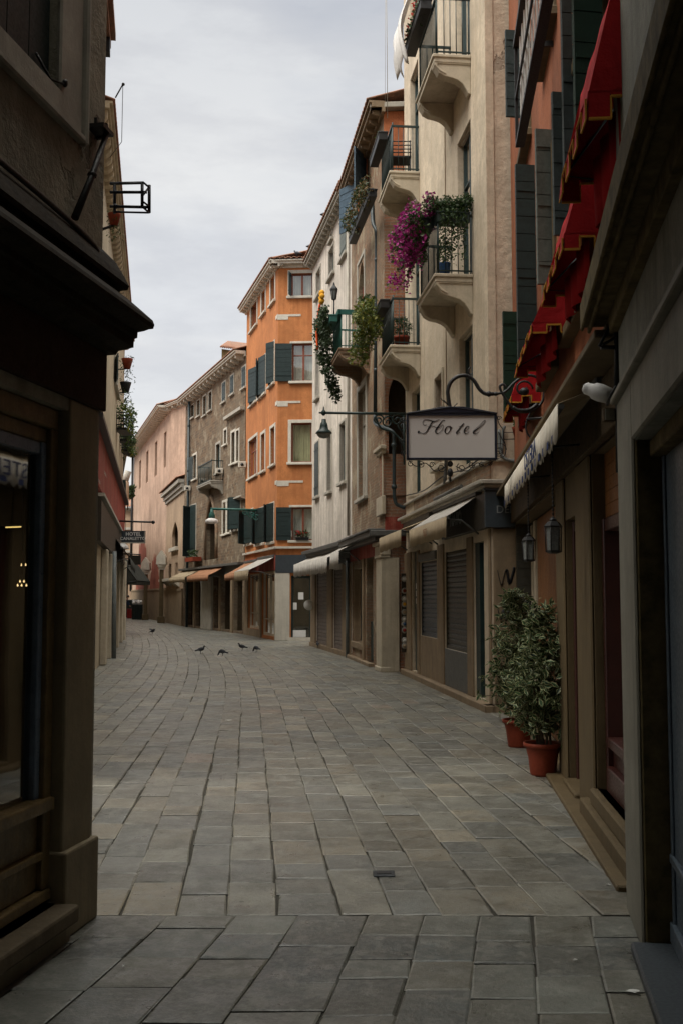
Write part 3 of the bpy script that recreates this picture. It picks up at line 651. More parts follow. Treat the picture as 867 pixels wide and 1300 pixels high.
# ground floor facing
mb = MB()
for (ya,yb) in ((9.17,9.73),(7.62,8.38),(5.66,5.83)): F.box(mb, F.sY(ya), F.sY(yb), 0, 2.62, 0, .025)
split_build(mb,'pillar', M['r2stone'], b2, bev=.012)
mb = MB(); F.box(mb, .02, E-.02, 2.62, 2.99, -.02, .06); mb.build('fascia', M['soffit'], b2, bev=.006)
mb = MB(); F.box(mb, .02, E-.02, 3.0, 3.045, -.02, .26); F.box(mb, .02, E-.02, 3.045, 3.075, -.02, .2); mb.build('ledge', M['r2stone'], b2, bev=.006)
mb = MB(); F.box(mb, F.sY(9.80), F.sY(13.7), .03, 2.58, -.30, -.20)
for k in range(22): F.box(mb, F.sY(9.82)+k*.175, F.sY(9.82)+k*.175+.165, .03, 2.58, -.20,-.185)
mb.build('timber_panel', M['r2wood'], b2)
mb = MB(); F.box(mb, F.sY(13.72), F.sY(13.95), .03, 2.58, -.33, -.16); F.box(mb, F.sY(14.6), F.sY(14.78), .03, 2.58, -.33, -.2); split_build(mb,'door_post', M['r3stone'], b2, bev=.008)
mb = MB(); s0,s1,z0,z1 = rec; n=22
for k in range(n): F.box(mb, s1-.06, s1-.02+.004*(k%2), .03+k*.115, .03+k*.115+.11, -.33, -.002)
mb.build('roller_shutter', M['roller'], b2)
mb = MB(); s0,s1,z0,z1 = dr; F.box(mb, s0+.0,s0+.07,.05,2.24,-.2,-.05); F.box(mb, s1-.07,s1,.05,2.24,-.2,-.05); F.box(mb,s0+.07,s1-.07,2.15,2.24,-.2,-.06)
D_ = mb.build('door_frame', M['redwood'], b2, bev=.006)
mb = MB(); F.box(mb, s0+.07,s1-.07,.06,2.15,-.2,-.15)
for zz in (.2,.75,1.35): F.box(mb, s0+.14,s1-.14,zz,zz+.5,-.15,-.135)
mb.build('door', M['redwood'], D_, bev=.005)
mb = MB(); F.box(mb, s0-.0,s1+.0,0,.07,-.3,.06); mb.build('doorstep', M['r2stone'], b2, bev=.012)
s0,s1,z0,z1 = wd
mb = MB(); F.box(mb, s0,s0+.07,z0,2.15,-.2,-.06); F.box(mb, s1-.07,s1,z0,2.15,-.2,-.06); F.box(mb,s0+.07,s1-.07,2.06,2.15,-.2,-.07); F.box(mb,s0+.07,s1-.07,z0,.42,-.2,-.05); F.box(mb,s0+.07,s1-.07,.55,.62,-.2,-.06); F.box(mb,s0+.07,s1-.07,.42,.55,-.2,-.1)
W_ = mb.build('shop_window', M['redwood'], b2, bev=.006)
mb = MB(); F.quad(mb, s0+.05,s1-.05,.6,2.08,-.13); mb.build('pane', M['shopglass'], W_, recalc=False)
mb = MB()
for k in range(5): F.box(mb, s0,s1,2.16+k*.092,2.16+k*.092+.088,-.14+.004*(k%2),-.09)
mb.build('roller_blind', M['r2wood'], W_)
mb = MB(); F.box(mb, s0-.05,s1+.05,.14,.25,-.2,.05); F.box(mb, s0-.05,s1+.3,0,.14,-.05,.09); mb.build('sill', M['r2stone'], W_, bev=.012)
mb = MB(); 
for k in range(3): F.box(mb, s0+.1,s1-.1,.72+.42*k,.74+.42*k,-.5,-.2)
mb.build('display_shelf', M['l0wood'], W_)
for k in range(9):
    t_ = MB(); p = F.P(s0+.2+.15*k, .74+.42*(k%3), -.3); t_.lathe(p, [(.001,0),(.035,0),(.045,.05),(.03,.12),(.012,.16),(.012,.2),(.001,.2)], 12)
    tag(t_.build('jar', M['greypipe' if k%2 else 'r2stone'], base=p), 'small pale jar on the shelves behind the narrow red framed shop window', 'jar', group='jars in the red framed window')
mb = MB(); F.box(mb, F.sY(5.9), F.sY(14.8), -.01, .035, -.02, .16); mb.build('kerb', M['r2stone'], b2, bev=.01)
# big shutters of the upper floors (open leaves)
def leaf(px_out, px_in, py0, py1, mat, o=.03, th=.04, par=None):
    """leaf standing out from the wall: inner edge on the wall seen at px_in, outer edge at px_out"""
    pm = (py0+py1)/2; s,_ = F.hit(px_in, pm, .0); Pw = F.P(s,0,.02); Y = Pw.y
    zt, zb = AT(px_out,py0,Y).z, AT(px_out,py1,Y).z
    Po = AT(px_out, pm, Y); e = Vector((Po.x-Pw.x, 0, 0))
    e = e - F.u*abs(e.length)*.15
    t = UP.cross(e).normalized(); n = max(2,int((zb and (zt-zb)/.19))); hh=(zt-zb)/n; mbb = MB(); H_ = Vector((Pw.x,Pw.y,zb))
    for k in range(n): mbb.obox(H_+UP*(k*hh+.004)-t*th/2, e, t*th, UP*(hh-.008))
    mbb.obox(H_-t*th*.3, e*.99, t*th*.6, UP*(zt-zb))
    for zz in (.12,.5,.88): mbb.obox(H_+UP*(zt-zb)*zz-t*(th/2+.008), e*.96, t*(th+.016), UP*.03)
    mbb.build('shutter', mat, par or b2)
leaf(641, 668, 40, 150, M['green2'])
leaf(655, 682, 210, 500, M['green'])
leaf(638, 658, 396, 528, M['deep'])
leaf(680, 703, 165, 362, M['greengrey'])
leaf(701, 722, 118, 300, M['green2'])
leaf(727, 768, -60, 217, M['deep'])
leaf(713, 729, -40, 255, M['green2'])
# balustrade of the long flower balcony high on the salmon wall
s0,s1 = F.hit(655,180,.35)[0], F.hit(700,-30,.35)[0]
s0,s1 = min(s0,s1), max(s0,s1); zb = F.hit(655,188,.35)[1]
t = thing('iron_window_railing', F.P(s1,zb,0), 'long iron railing with pale slats high on the salmon wall between shutters', 'railing')
mb = MB(); F.box(mb, s0,s1,zb,zb+.04,.28,.36); F.box(mb,s0,s1,zb+.95,zb+1.0,.32,.37); F.box(mb,s0,s1,zb+.45,zb+.48,.34,.36)
for a in (s0,s1-.03): F.box(mb,a,a+.03,zb,zb+1,.33,.36); F.box(mb,a,a+.03,zb+.95,zb+1,0,.33)
mb.build('rails', M['iron'], t)
n = int((s1-s0)/.22); mb = MB()
for k in range(n):
    F.box(mb, s0+.05+k*.22, s0+.05+k*.22+.015, zb+.05, zb+.92, .32,.334)
split_build(mb,'slat', M['paper'], t)
# four red awnings over first floor windows
def red_awning(px_o, px_i, pyt, pyb, length, label, frontdrop):
    s,_ = F.hit(px_i, (pyt+pyb)/2, .02); Y = F.P(s,0).y; zt = AT(px_o,pyt,Y).z; zb = AT(px_i,pyb,Y).z
    out = max(.16, F.P(s,0).x - AT(px_o,(pyt+pyb)/2,Y).x); sg = 1; out += .07; zb -= .12*(zt-zb)
    s2 = s + length; out2 = out+.04
    t = thing('red_window_awning', F.P(s+length/2, zb, 0), label, 'awning', 'red awnings with gold edging')
    H = zt-zb; K=18; J=6; mb = MB(); vs=[]
    for j in range(J+1):                              # front sheet: bulges out and sags between the ends
        for k in range(K+1):
            v=j/J; a = s+length*k/K; oo = out*(.62+.38*v) + .010*math.sin(k*1.1+v*4)*v - .02*math.sin(math.pi*v)*(1+.5*math.sin(k*.8)); z = zt - H*v*.80 -.012*math.sin(k*.9)*(1-v)
            vs.append(F.P(a,z,oo))
    mb.add(vs, [(j*(K+1)+k, j*(K+1)+k+1, (j+1)*(K+1)+k+1, (j+1)*(K+1)+k) for j in range(J) for k in range(K)], 0, True)
    vs = []                                            # top sheet back to the wall
    for k in range(K+1): vs += [F.P(s+length*k/K, zt+.10, .01), F.P(s+length*k/K, zt-.012*math.sin(k*.9), out*.62)]
    mb.add(vs, [(2*k,2*k+2,2*k+3,2*k+1) for k in range(K)], 0, True)
    mb.build('canopy', M['redcloth'], t, recalc=False, solid=.006)
    n = 4                                             # valance of square tabs
    mv, mg = MB(), MB()
    zv = zt-H*.80; w = length/(2*n-1)
    for i in range(2*n-1):
        a0 = s+w*i; d = .20*H if i%2==0 else .045*H
        mv.add([F.P(a0,zv+.01,out),F.P(a0+w,zv+.01,out),F.P(a0+w,zv-d,out+.015),F.P(a0,zv-d,out+.015)], [(0,1,2,3)])
        F.box(mg, a0-.004,a0+w+.004,zv-d-.004,zv-d+.005,out+.010,out+.018); F.box(mg, a0-.003,a0+.003,zv-.20*H,zv-.045*H,out+.009,out+.019)
    for sx in (s, s2):                                # side cheeks with the same tabs
        mv.add([F.P(sx,zt+.1,.01),F.P(sx,zt,out*.62),F.P(sx,zv,out),F.P(sx,zv,.01)], [(0,1,2,3)])
        q = out/3
        for i in range(3):
            d = .20*H if i!=1 else .03*H
            mv.add([F.P(sx,zv+.01,q*i+.004),F.P(sx,zv+.01,q*(i+1)),F.P(sx,zv-d,q*(i+1)),F.P(sx,zv-d,q*i+.004)], [(0,1,2,3)])
            mg.obox(F.P(sx-.006,zv-d-.007,q*i), F.n*q, F.u*.012, UP*.013)
            mg.obox(F.P(sx-.006,zv-.20*H,q*i-.004), F.n*.009, F.u*.012, UP*.17*H)
    mv.build('valance', M['redcloth'], t, recalc=False, solid=.004); mg.build('gold_edging', M['gold'], t)
    m3 = MB(); 
    m3.tube([F.P(s+.03,zb+.1,.01),F.P(s+.03,zv+.02,out-.02),F.P(s+.03,zt-.1,.01)], .009, 6); m3.tube([F.P(s2-.03,zb+.1,.01),F.P(s2-.03,zv+.02,out-.02),F.P(s2-.03,zt-.1,.01)], .009, 6); m3.tube([F.P(s+.03,zv+.02,out-.02),F.P(s2-.03,zv+.02,out-.02)],.009,6)
    m3.build('frame', M['iron'], t)
    m4 = MB()                                          # loose hanging inner cloth below
    vs=[]
    for k in range(K+1): a=s+.06+(length-.12)*k/K; vs += [F.P(a,zv+.05,out*.45+.02*math.sin(k*1.3)),F.P(a,zb-H*.33,out*.40+.03*math.sin(k*1.3))]
    m4.add(vs,[(2*k,2*k+2,2*k+3,2*k+1) for k in range(K)],0,True); m4.build('inner_cloth', M['redcloth'], t, recalc=False, solid=.004)
red_awning(764, 826, -15, 130, 1.15, 'nearest and highest of the red awnings with gold edging, upper right', .1)
red_awning(730, 769, 222, 305, 1.35, 'red awning with gold edging, second from the top right', .1)
red_awning(687, 726, 363, 415, 1.75, 'red awning with square gold edged notch, third down the salmon wall', .1)
red_awning(658, 684, 462, 505, 1.3, 'farthest red awning, half hidden by the iron scroll of the hotel sign', .1)
# white awning with navy lettering on its scalloped valance
a0, a1 = F.sY(6.75), F.sY(11.9)
aw = awning(F, a0, a1, 2.98, 2.84, .33, 'white awning with navy scalloped valance folded against the right hand shops', M['awnbeige'], M['awnwhite'], val=.26, scallop=34, sag=.01, arms=False, scal_h=.05)
mb = MB(); n=34; w=(a1-a0)/n
for i in range(n):
    if i%2: F.box(mb, a0+w*(i+.2), a0+w*(i+.8), 2.61, 2.665, .345, .349)
split_build(mb,'navy_tab', M['awnblue'], aw)
text('OSTERIA', .20, M['awnblue'], F.P(F.sY(8.6), 2.74, .352), -F.u, UP, aw, ext=.002, sx=1.3)
for (Y_, lab) in ((8.1,'black lantern with pale glass, nearer of the two hanging by the timber panel'), (10.3,'black lantern with pale glass, farther of the two hanging under the white awning')):
    px_, py0, py1 = ((702,655,701) if Y_ < 9 else (670.5,676,712))
    s,_ = F.hit(px_, 680, .26); p = F.P(s,0,.26); Yp = p.y; zt, zb = AT(px_,py0,Yp).z, AT(px_,py1,Yp).z; h = zt-zb
    t = thing('hanging_lantern', (p.x,p.y,zb), lab, 'lantern', 'black hanging lanterns'); r = h*.21
    mb = MB(); c = Vector((p.x,p.y,0))
    mb.lathe(c+UP*zb, [(.001,-.01),(r*.6,-.01),(r,.0),(r*1.02,.012),(r*.9,.014)], 6, smooth=False); mb.lathe(c+UP*(zt-h*.28), [(r*1.15,-.01),(r*1.2,0),(r*.75,h*.12),(r*.5,h*.13),(r*.5,h*.18),(r*.25,h*.22),(.004,h*.27)], 6, smooth=False)
    for k in range(6):
        a=math.pi/3*k; d=Vector((math.cos(a),math.sin(a),0))*r; mb.tube([c+d+UP*zb, c+d*1.1+UP*(zt-h*.28)], .004, 4)
    mb.build('casing', M['iron'], t)
    mb = MB(); mb.lathe(c+UP*(zb+.01), [(r*.88,0),(r*.97,h*.69)], 6, smooth=False); mb.build('glass', M['lampglass'], t, recalc=False)
    mb = MB(); mb.tube([c+UP*zt, c+UP*2.70],.004,5)
    for k in range(int((2.70-zt)/.03)): mb.lathe(c+UP*(zt+.015+.03*k), [(.006,-.008),(.010,0),(.006,.008)], 6)
    mb.tube([c+UP*2.70, F.P(s,2.72,.04)], .008, 6); mb.build('chain', M['iron'], t)
# ---- hotel sign
YS = R2.P(R2.hit(690,505)[0],0).y - .05
q = lambda x,y,dY=0: AT(x,y,YS+dY)
t = thing('hotel_sign', q(572,583), 'white Hotel sign in a black iron frame hanging from a curled bracket', 'hotel sign')
p0, p1 = q(518,582), q(627,527); th=.09
mb = MB(); mb.obox(Vector((p0.x,YS-.03,p0.z)), XX*(p1.x-p0.x), YY*(th-.02), UP*(p1.z-p0.z)); mb.build('board', M['signface'], t)
mb = MB()
for (a,b,c,d) in ((516,584,629,581.6),(516,528.2,629,525.8),(515.5,584,517.8,526),(627,584,629.4,526)):
    A_, B_ = q(a,b), q(c,d); mb.obox(Vector((A_.x,YS-.045,A_.z)), XX*(B_.x-A_.x), YY*th, UP*(B_.z-A_.z))
A_,B_,C_ = q(514,525), q(631,524.5), q(571,517)
mb.extr([Vector((A_.x,YS-.05,A_.z-.0)),Vector((B_.x,YS-.05,A_.z)),Vector((q(600,518.5).x,YS-.05,q(600,519.5).z)),Vector((q(586,516).x,YS-.05,q(586,517).z)),Vector((q(560,516).x,YS-.05,q(560,517).z)),Vector((q(545,519).x,YS-.05,q(545,520).z))], YY*(th+.01))
mb.tube([Vector((q(515.5,526).x,YS-.052,q(0,526).z)),Vector((q(571,516).x,YS-.056,q(0,517.5).z)),Vector((q(630,526).x,YS-.052,q(0,526).z))], .004, 6)
mb.build('frame', M['bluewrought'], t, bev=.003)
# lettering "Hotel" in copperplate strokes
def W2(zx, zy): return q(505+zx/5.98, 500+zy/5.98)
def pen(mb, pts, ws, n=7):
    P3 = cat_rom([Vector((x,y,0)) for x,y in pts], n); Wd = cat_rom([Vector((w,0,0)) for w in ws], n)
    vs=[]; K=len(P3)
    ang = math.radians(-35)                          # the nib
    for i,(p_,w) in enumerate(zip(P3,Wd)):
        T = (P3[min(i+1,K-1)]-P3[max(i-1,0)]).normalized(); nn = Vector((-T.y,T.x,0))*max(2.4,w.x*1.12)*.5
        for sg in (-1,1):
            v_ = W2(p_.x+sg*nn.x, p_.y+sg*nn.y); vs.append(Vector((v_.x, YS-.0335, v_.z)))
    m_=len(P3); mb.add(vs, [(2*i,2*i+2,2*i+3,2*i+1) for i in range(m_-1)])
mb = MB()
pen(mb, [(152,285),(158,293),(150,296),(155,285),(168,298),(190,304),(212,292),(232,262),(250,228),(272,208)], [7,8,9,4,2.5,3,6,9.5,8,3])
pen(mb, [(214,238),(200,242),(187,232),(188,212),(205,200),(235,203),(265,213),(290,207),(312,196)], [2,3,3.5,3,2.5,5,7,4,2])
pen(mb, [(352,212),(348,204),(336,206),(320,224),(300,254),(284,280),(284,298),(298,304),(316,294),(334,270),(342,252),(336,240),(326,244),(318,256)], [4,4,4,6,9,9,7,3.5,2.5,2.5,2.5,2.5,2,2])
pen(mb, [(222,254),(250,248),(275,255),(300,262),(318,256)], [2,3,3,3,2])
pen(mb, [(386,250),(372,252),(357,270),(353,290),(360,303),(373,303),(388,288),(397,268),(395,252),(386,249),(384,256),(396,262),(412,256)], [3,5,8,9,6,3,5,8,6,3,2,2,2])
pen(mb, [(496,228),(480,245),(460,272),(443,292),(440,303),(450,305),(466,292)], [7,8,8,8,7,3.5,2]); pen(mb, [(455,252),(472,249),(494,250)], [2,2.6,2])
pen(mb, [(500,284),(518,280),(532,264),(533,252),(522,250),(508,264),(498,286),(503,302),(518,303),(536,290)], [2,2.5,3,3.5,4,8,9,6,3,2])
pen(mb, [(560,288),(586,268),(622,232),(645,210),(656,206),(652,222),(632,244),(600,268),(576,286),(566,300),(576,306),(594,302),(606,292)], [2,2,2,3,4,3,3,5,9,8,5,3,2])
mb.build('lettering', M['black'], t, recalc=False, solid=.002)
# bracket, scrolls
mb = MB()
arc = cat_rom([q(571,518),q(569,508),q(568,496),q(572,485),q(581,478),q(592,477),q(601,483),q(608,494),q(616,500),q(626,500)], 5)
mb.tube(arc, [.020]*len(arc), 8); mb.lathe(q(620,500), [(.005,-.03),(.022,-.022),(.034,0),(.022,.022),(.005,.03)], 10, axis=(1,0,0)); mb.ell(q(629,500),.03,.022,.022)
mb.tube(cat_rom([q(630,500),q(641,497),q(652,486),q(664,478),q(676,477),q(686,484),q(690,497),q(687,511),q(676,521),q(661,523),q(650,517),q(642,507),q(637,499),q(634,491),q(638,488),q(642,492)],5), .014, 7)
mb.tube(cat_rom([q(650,517),q(659,521),q(672,520),q(682,513)],5), .02, 7)
mb.tube(scroll(q(664,494), XX, UP, .095, .03, 1.1, 0, r=.01), .011, 7); mb.ell(q(665,497),.05,.04,.04)
mb.tube(cat_rom([q(682,513),q(672,525),q(667,540),q(670,552),q(679,558),q(687,553),q(688,544),q(682,541),q(679,546)],5), .010, 7)
mb.tube([q(690,492),R2.P(R2.hit(692,497)[0],R2.hit(692,497)[1],0)], .014, 6); mb.tube([q(668,532),R2.P(R2.hit(694,530)[0],R2.hit(694,530)[1],0)], .012, 6)
mb.tube(cat_rom([q(596,477),q(594,470),q(597,466)],4), .008, 6)
mb.build('bracket', M['iron'], t)
mb = MB()                                            # filigree round the board
for (cx_,cy_,r0,r1,tn,st,cw) in ((521,589,.03,.008,1.4,1,1),(534,590,.035,.006,1.5,2,-1),(548,590,.03,.006,1.4,0,1),(560,594,.05,.01,1.5,1,-1),(585,594,.05,.01,1.5,2,1),(598,590,.035,.006,1.5,0,-1),(611,590,.03,.006,1.3,1,1),(621,588,.03,.008,1.3,2,-1),
    (633,571,.075,.02,1.3,0,1),(632,575,.05,.008,1.4,2,-1),(633,531,.025,.005,1.3,0,1),(511,533,.03,.006,1.4,0,-1),(511,560,.035,.006,1.4,2,1),(511,575,.03,.006,1.4,1,-1)):
    mb.tube(scroll(q(cx_,cy_), XX, UP, r0, r1, tn, st, 22, cwz=cw), .0045, 5)
for P_ in ([(519,585),(528,592),(540,588),(552,598),(566,592)],[(626,585),(616,592),(605,588),(592,598),(578,592)],[(630,528),(633,538),(638,546),(638,556),(641,566),(640,578),(630,583)],[(632,548),(636,556),(640,563)],[(513,530),(509,545),(512,556),(509,568),(513,582)],[(566,512),(560,507),(559,505)],[(576,516),(580,512)]):
    mb.tube(cat_rom([q(*a) for a in P_],5), .005, 5)
mb.ell(q(571,600),.03,.03,.045); mb.ell(q(571,589),.03,.03,.03); mb.lathe(q(571,612), [(.001,0),(.014,.02),(.01,.05)], 8)
mb.tube([q(563,508),q(569,515)], .006, 5); mb.build('filigree', M['iron'], t)
# ================================================================ CREAM HOUSE WITH BALCONIES
F = line(G(617,900), 298, 14.93, 22.35); R3 = F; A = F.A; E = F.len
FE = Fac((A.x+6, A.y+.6), (A.x, A.y), toward=(2,0)); 
if FE.n.y > 0: FE.n = -FE.n
b3 = thing('cream_balcony_house', F.A, 'tall cream house with four stone balconies behind the Hotel sign', 'building')
bays = ((15.97,16.95),(20.6,21.55))
for (ya,yb) in bays:
    for (z0,z1) in ((3.65,5.75),(6.56,9.0),(10.06,12.4)):
        window(F, YR(F,ya,yb,z0,z1), b3, .0, M['r3stone'], sill=False, mull=1, fmat=M['irongreen'], depth=.5)
    window(F, YR(F,ya,yb,13.5,15.5), b3, .0, M['r3stone'], sill=False, mull=1, fmat=M['irongreen'], depth=.5)
window(F, YR(F,18.3,19.0,3.9,5.5), b3, .08, M['r3stone'], mull=1)
def g3(x0,x1,y0,y1): return F.rect(x0,x1,y0,y1)
sh1 = g3(534,556,716,835); sh2 = g3(565,594,700,842); d1 = g3(523.5,530,690,852); d2 = g3(602,614.5,692,885)
sh1 = (sh1[0],sh1[1],.85,2.25); sh2 = (sh2[0],sh2[1],.72,2.35); d1=(d1[0],d1[1],.12,2.5); d2=(d2[0],d2[1],.12,2.4)
for h in (sh1,sh2): F.holes.append((*h,.2))
for h in (d1,d2): F.holes.append((*h,.35))
body([FE, F], [(F.B.x+6, F.B.y+.6)], 16.5, b3, M['r3wall'], [M['r3end']], per=[2,0])
mb = MB()
for px0,px1 in ((515,523),(530.5,533.5),(556.5,564.5),(594.5,601.5)):
    a,b = F.hit(px0,800)[0],F.hit(px1,800)[0]; F.box(mb, min(a,b),max(a,b),.1,2.5,0,.03)
F.box(mb, 0, .10, .1, 2.55, 0, .03); FE.box(mb, FE.len-.62, FE.len-.02, .1, 2.55, 0, .03)
split_build(mb,'pilaster', M['r3base'], b3, bev=.01)
def roller(F, r, parent, mat, o=-.10, sh=.085):
    mb = MB(); s0,s1,z0,z1 = r; n=int((z1-z0)/sh); h=(z1-z0)/n; vs=[]
    for k in range(n):
        z = z0+k*h
        mb.extr([F.P(s0,z,o),F.P(s0,z,o+.012),F.P(s0,z+h*.35,o+.022),F.P(s0,z+h*.8,o+.014),F.P(s0,z+h*.97,o)], F.u*(s1-s0))
    F.box(mb, s0-.0,s0+.03,z0,z1,o-.01,o+.035); F.box(mb, s1-.03,s1,z0,z1,o-.01,o+.035); F.box(mb, s0,s1,z0-.02,z0+.05,o,o+.03)
    return mb.build('roller_shutter', mat, parent)
roller(F, sh1, b3, M['rollerblue'], -.05); roller(F, sh2, b3, M['roller'], -.05)
mb = MB(); F.box(mb, sh2[0]+.005,sh2[1]-.005,.1,.72,0,.02); mb.build('metal_panel', M['sheet'], b3, bev=.006)
mb = MB(); F.box(mb, sh1[0]+.005,sh1[1]-.005,.1,.85,0,.02); mb.build('stone_panel', M['r3base'], b3, bev=.006)
mb = MB(); F.box(mb, sh1[0],sh1[1],2.26,2.42,-.04,.06); mb.build('shutter_box', M['roller'], b3, bev=.02)
mb = MB(); F.box(mb, d1[0]+.01,d1[1]-.01,.12,2.49,-.1,-.05); F.box(mb, d1[0]+.06,d1[1]-.06,.3,1.2,-.05,-.04); F.box(mb, d1[0]+.06,d1[1]-.06,1.35,2.3,-.05,-.04); D_=mb.build('door', M['irongreen'], b3)
mb = MB()
for k in range(3): F.box(mb, (d1[0]+d1[1])/2-.08,(d1[0]+d1[1])/2+.08,1.45+k*.15,1.56+k*.15,-.04,-.03)
split_build(mb,'notice', M['paper'], D_)
mb = MB(); F.box(mb, d2[0]+.01,d2[1]-.01,.12,2.39,-.25,-.2); F.box(mb, d2[1]-.28,d2[1]-.01,.12,2.39,-.2,-.02); D_=mb.build('door', M['irongreen'], b3)
mb = MB(); mb.tube([F.P(d2[0]+.14,1.1,-.18),F.P(d2[0]+.14,1.1,-.12),F.P(d2[0]+.14,1.35,-.12)], .012,6); F.box(mb,d2[0]+.1,d2[1]-.1,.95,.97,-.2,-.17); mb.build('handle', M['greypipe'], D_)
# fascia signs
mb = MB(); F.box(mb, -.06, F.hit(566,675)[0], 2.56, 3.06, 0, .085); mb.build('fascia_board', M['brownsign'], b3, bev=.008)
mb = MB(); FE.box(mb, FE.len-1.2, FE.len+.10, 2.56, 3.08, 0, .08); FE.box(mb, FE.len-1.2, FE.len+.12, 3.08, 3.11, 0, .1); sb = mb.build('sign_board', M['signgrey'], b3, bev=.006)
c = AT(648,671,14.85); text('DEPA', .15, M['dullletter'], FE.P(FE.len-.24, 2.81, .084), -FE.u, UP, b3, 'sign_lettering', .004)
sN,_ = F.hit(578,676,.09); text('NATO', .30, M['dullletter'], F.P(sN, 2.82, .09), -F.u, UP, b3, 'sign_lettering', .004)
# graffiti on the end pilaster
mb = MB()
def g2(x,y): 
    s,z = FE.hit(x,y,.034); return FE.P(s,z,.034)
for P_ in ([(631,724),(633,734),(636,743),(640,728),(643,724),(646,741),(651,726),(652,720)],[(639,750),(640,768)],[(631,772),(635,786),(638,775),(642,787),(645,775)]):
    mb.tube(cat_rom([g2(*a) for a in P_],4), .022, 6, flat=.2)
mb.build('graffiti', M['iron'], b3)
# step along the foot, cornice above the shops
mb = MB(); F.box(mb, -.12, E+.0, -.02, .10, -.1, .14); FE.box(mb, FE.len-1.0, FE.len+.14, -.02,.10,-.1,.12); mb.build('plinth', M['r3base'], b3, bev=.012)
mb = MB(); F.box(mb, -.10, E, 3.12, 3.17, 0, .12); F.box(mb,-.12,E,3.17,3.23,0,.19); F.box(mb,-.08,E,3.50,3.54,0,.06); FE.box(mb, FE.len-2, FE.len+.16, 3.17,3.23,0,.16); FE.box(mb, FE.len-2, FE.len+.1, 3.12,3.17,0,.09); FE.box(mb, FE.len-2, FE.len+.05, 3.5,3.54,0,.05)
mb.build('string_course', M['whitegrey'], b3, bev=.01)
mb = MB(); F.box(mb, -.03, 6.4, 3.23, 3.50, 0, .02); mb.build('stained_band', M['r4wall'], b3)
mb = MB(); F.box(mb, -.012, .17, 3.55, 16.4, 0, .015); FE.box(mb, FE.len-.10, FE.len+.012, 3.55, 16.4, 0, .015); mb.build('corner_strip', M['r3wall'], b3)
mb = MB(); mb.tube(cat_rom([FE.P(FE.len-.15,3.55,.05),FE.P(FE.len-.17,3.9,.05),FE.P(FE.len-.2,4.0,.05)],4), .02, 8); mb.tube(cat_rom([FE.P(FE.len-.12,3.95,.04),FE.P(FE.len-.14,3.62,.05),FE.P(FE.len-.3,3.5,.07),FE.P(FE.len-.8,3.52,.06)],5),.022,8); mb.build('pipe', M['greypipe'], b3)
mb = MB(); mb.tube(cat_rom([F.P(3.0,3.5,.06),F.P(2.9,3.9,.05),F.P(2.7,4.1,.05)],4), .03, 8); mb.tube([F.P(E*.5,3.3,.1),F.P(1.5,3.3,.1)],.03,8); mb.build('pipe', M['sheet'], b3)
# balconies
def balcony(F, ya, yb, z, out, parent, mat, rail=.95, corb=.5, railmat=None, dens=.10):
    a,b = F.sY(ya),F.sY(yb); mb = MB(); F.box(mb, a,b,z-.13,z,0,out); F.box(mb, a-.02,b+.02,z-.055,z,0,out+.025)
    B_ = mb.build('balcony', mat, parent, bev=.01)
    for c in (a+.02,b-.20):
        prof = [(0,z-.13),(out-.02,z-.13),(out-.03,z-.20),(out*.86,z-.29),(out*.70,z-.34),(out*.52,z-.36),(out*.36,z-.39),(out*.22,z-.45),(out*.12,z-.54),(out*.07,z-.60),(0,z-.62)]
        m2 = MB(); m2.extr([F.P(c,zz,o) for o,zz in prof], F.u*.18); m2.extr([F.P(c-.015,zz,o) for o,zz in [(0,z-.13),(out-.0,z-.13),(out-.01,z-.17),(out*.86,z-.26),(out*.7,z-.31)]+[(out*.66,z-.29),(out*.8,z-.24),(out*.9,z-.19),(out*.9,z-.15),(0,z-.15)]], F.u*.21)
        m2.build('corbel', mat, B_, bev=.008)
    m3 = MB(); rm = railmat or M['irongreen']; o=out-.05
    F.box(m3, a+.03,b-.03,z+rail-.04,z+rail,o-.02,o+.025); F.box(m3, a+.03,b-.03,z+.05,z+.075,o-.01,o+.01)
    n=int((b-a)/dens)
    for k in range(n+1): x=a+.05+(b-a-.1)*k/n; m3.tube([F.P(x,z,o),F.P(x,z+rail-.04,o)], .008, 5)
    for s in (a+.04,b-.04):
        m3.obox(F.P(s-.015,z+rail-.04,0), F.u*.03, F.n*out*.95, UP*.04); m3.obox(F.P(s-.01,z+.05,0), F.u*.02, F.n*out*.93, UP*.02)
        nn=max(2,int(out/dens))
        for k in range(nn): oo=.03+(out-.1)*k/nn; m3.tube([F.P(s,z,oo),F.P(s,z+rail-.04,oo)], .008, 5)
        m3.tube([F.P(s,z,o),F.P(s,z+rail+.05,o)], .014, 6)
    m3.build('railing', rm, B_)
    return B_, (a,b)
BALS = {}
for key,(ya,yb,z) in dict(a=(15.9,17.45,9.97), b=(15.9,17.45,6.5), c=(20.5,22.1,10.0), d=(20.5,22.1,6.5)).items():
    BALS[key] = balcony(F, ya, yb, z, .58, b3, M['r3stone'])
# ---- things on the balconies
def planter(F, a0, a1, z, o, label, mat, w=.18, h=.17, group=None, name='flower_box'):
    t = thing(name, F.P((a0+a1)/2,z,o), label, 'flower box', group); mb = MB()
    F.box(mb, a0,a1,z,z+h,o-w/2,o+w/2); F.box(mb, a0-.01,a1+.01,z+h-.03,z+h+.005,o-w/2-.012,o+w/2+.012); mb.build('box', mat, t, bev=.006); 
    mb = MB(); F.box(mb, a0+.01,a1-.01,z+h+.003,z+h+.012,o-w/2+.01,o+w/2-.01); mb.build('soil', M['soil'], t); return t
GR = [(.045,.085,.022),(.06,.11,.03),(.03,.06,.018),(.085,.13,.035)]; DKG = [(.02,.045,.015),(.03,.06,.02),(.045,.08,.025)]
def fol(name, parent, P_, size, cols, **k): mb = MB(); leafy(mb, P_, size, cols, **k); return mb.build(name, M['leaf'], parent, recalc=False)
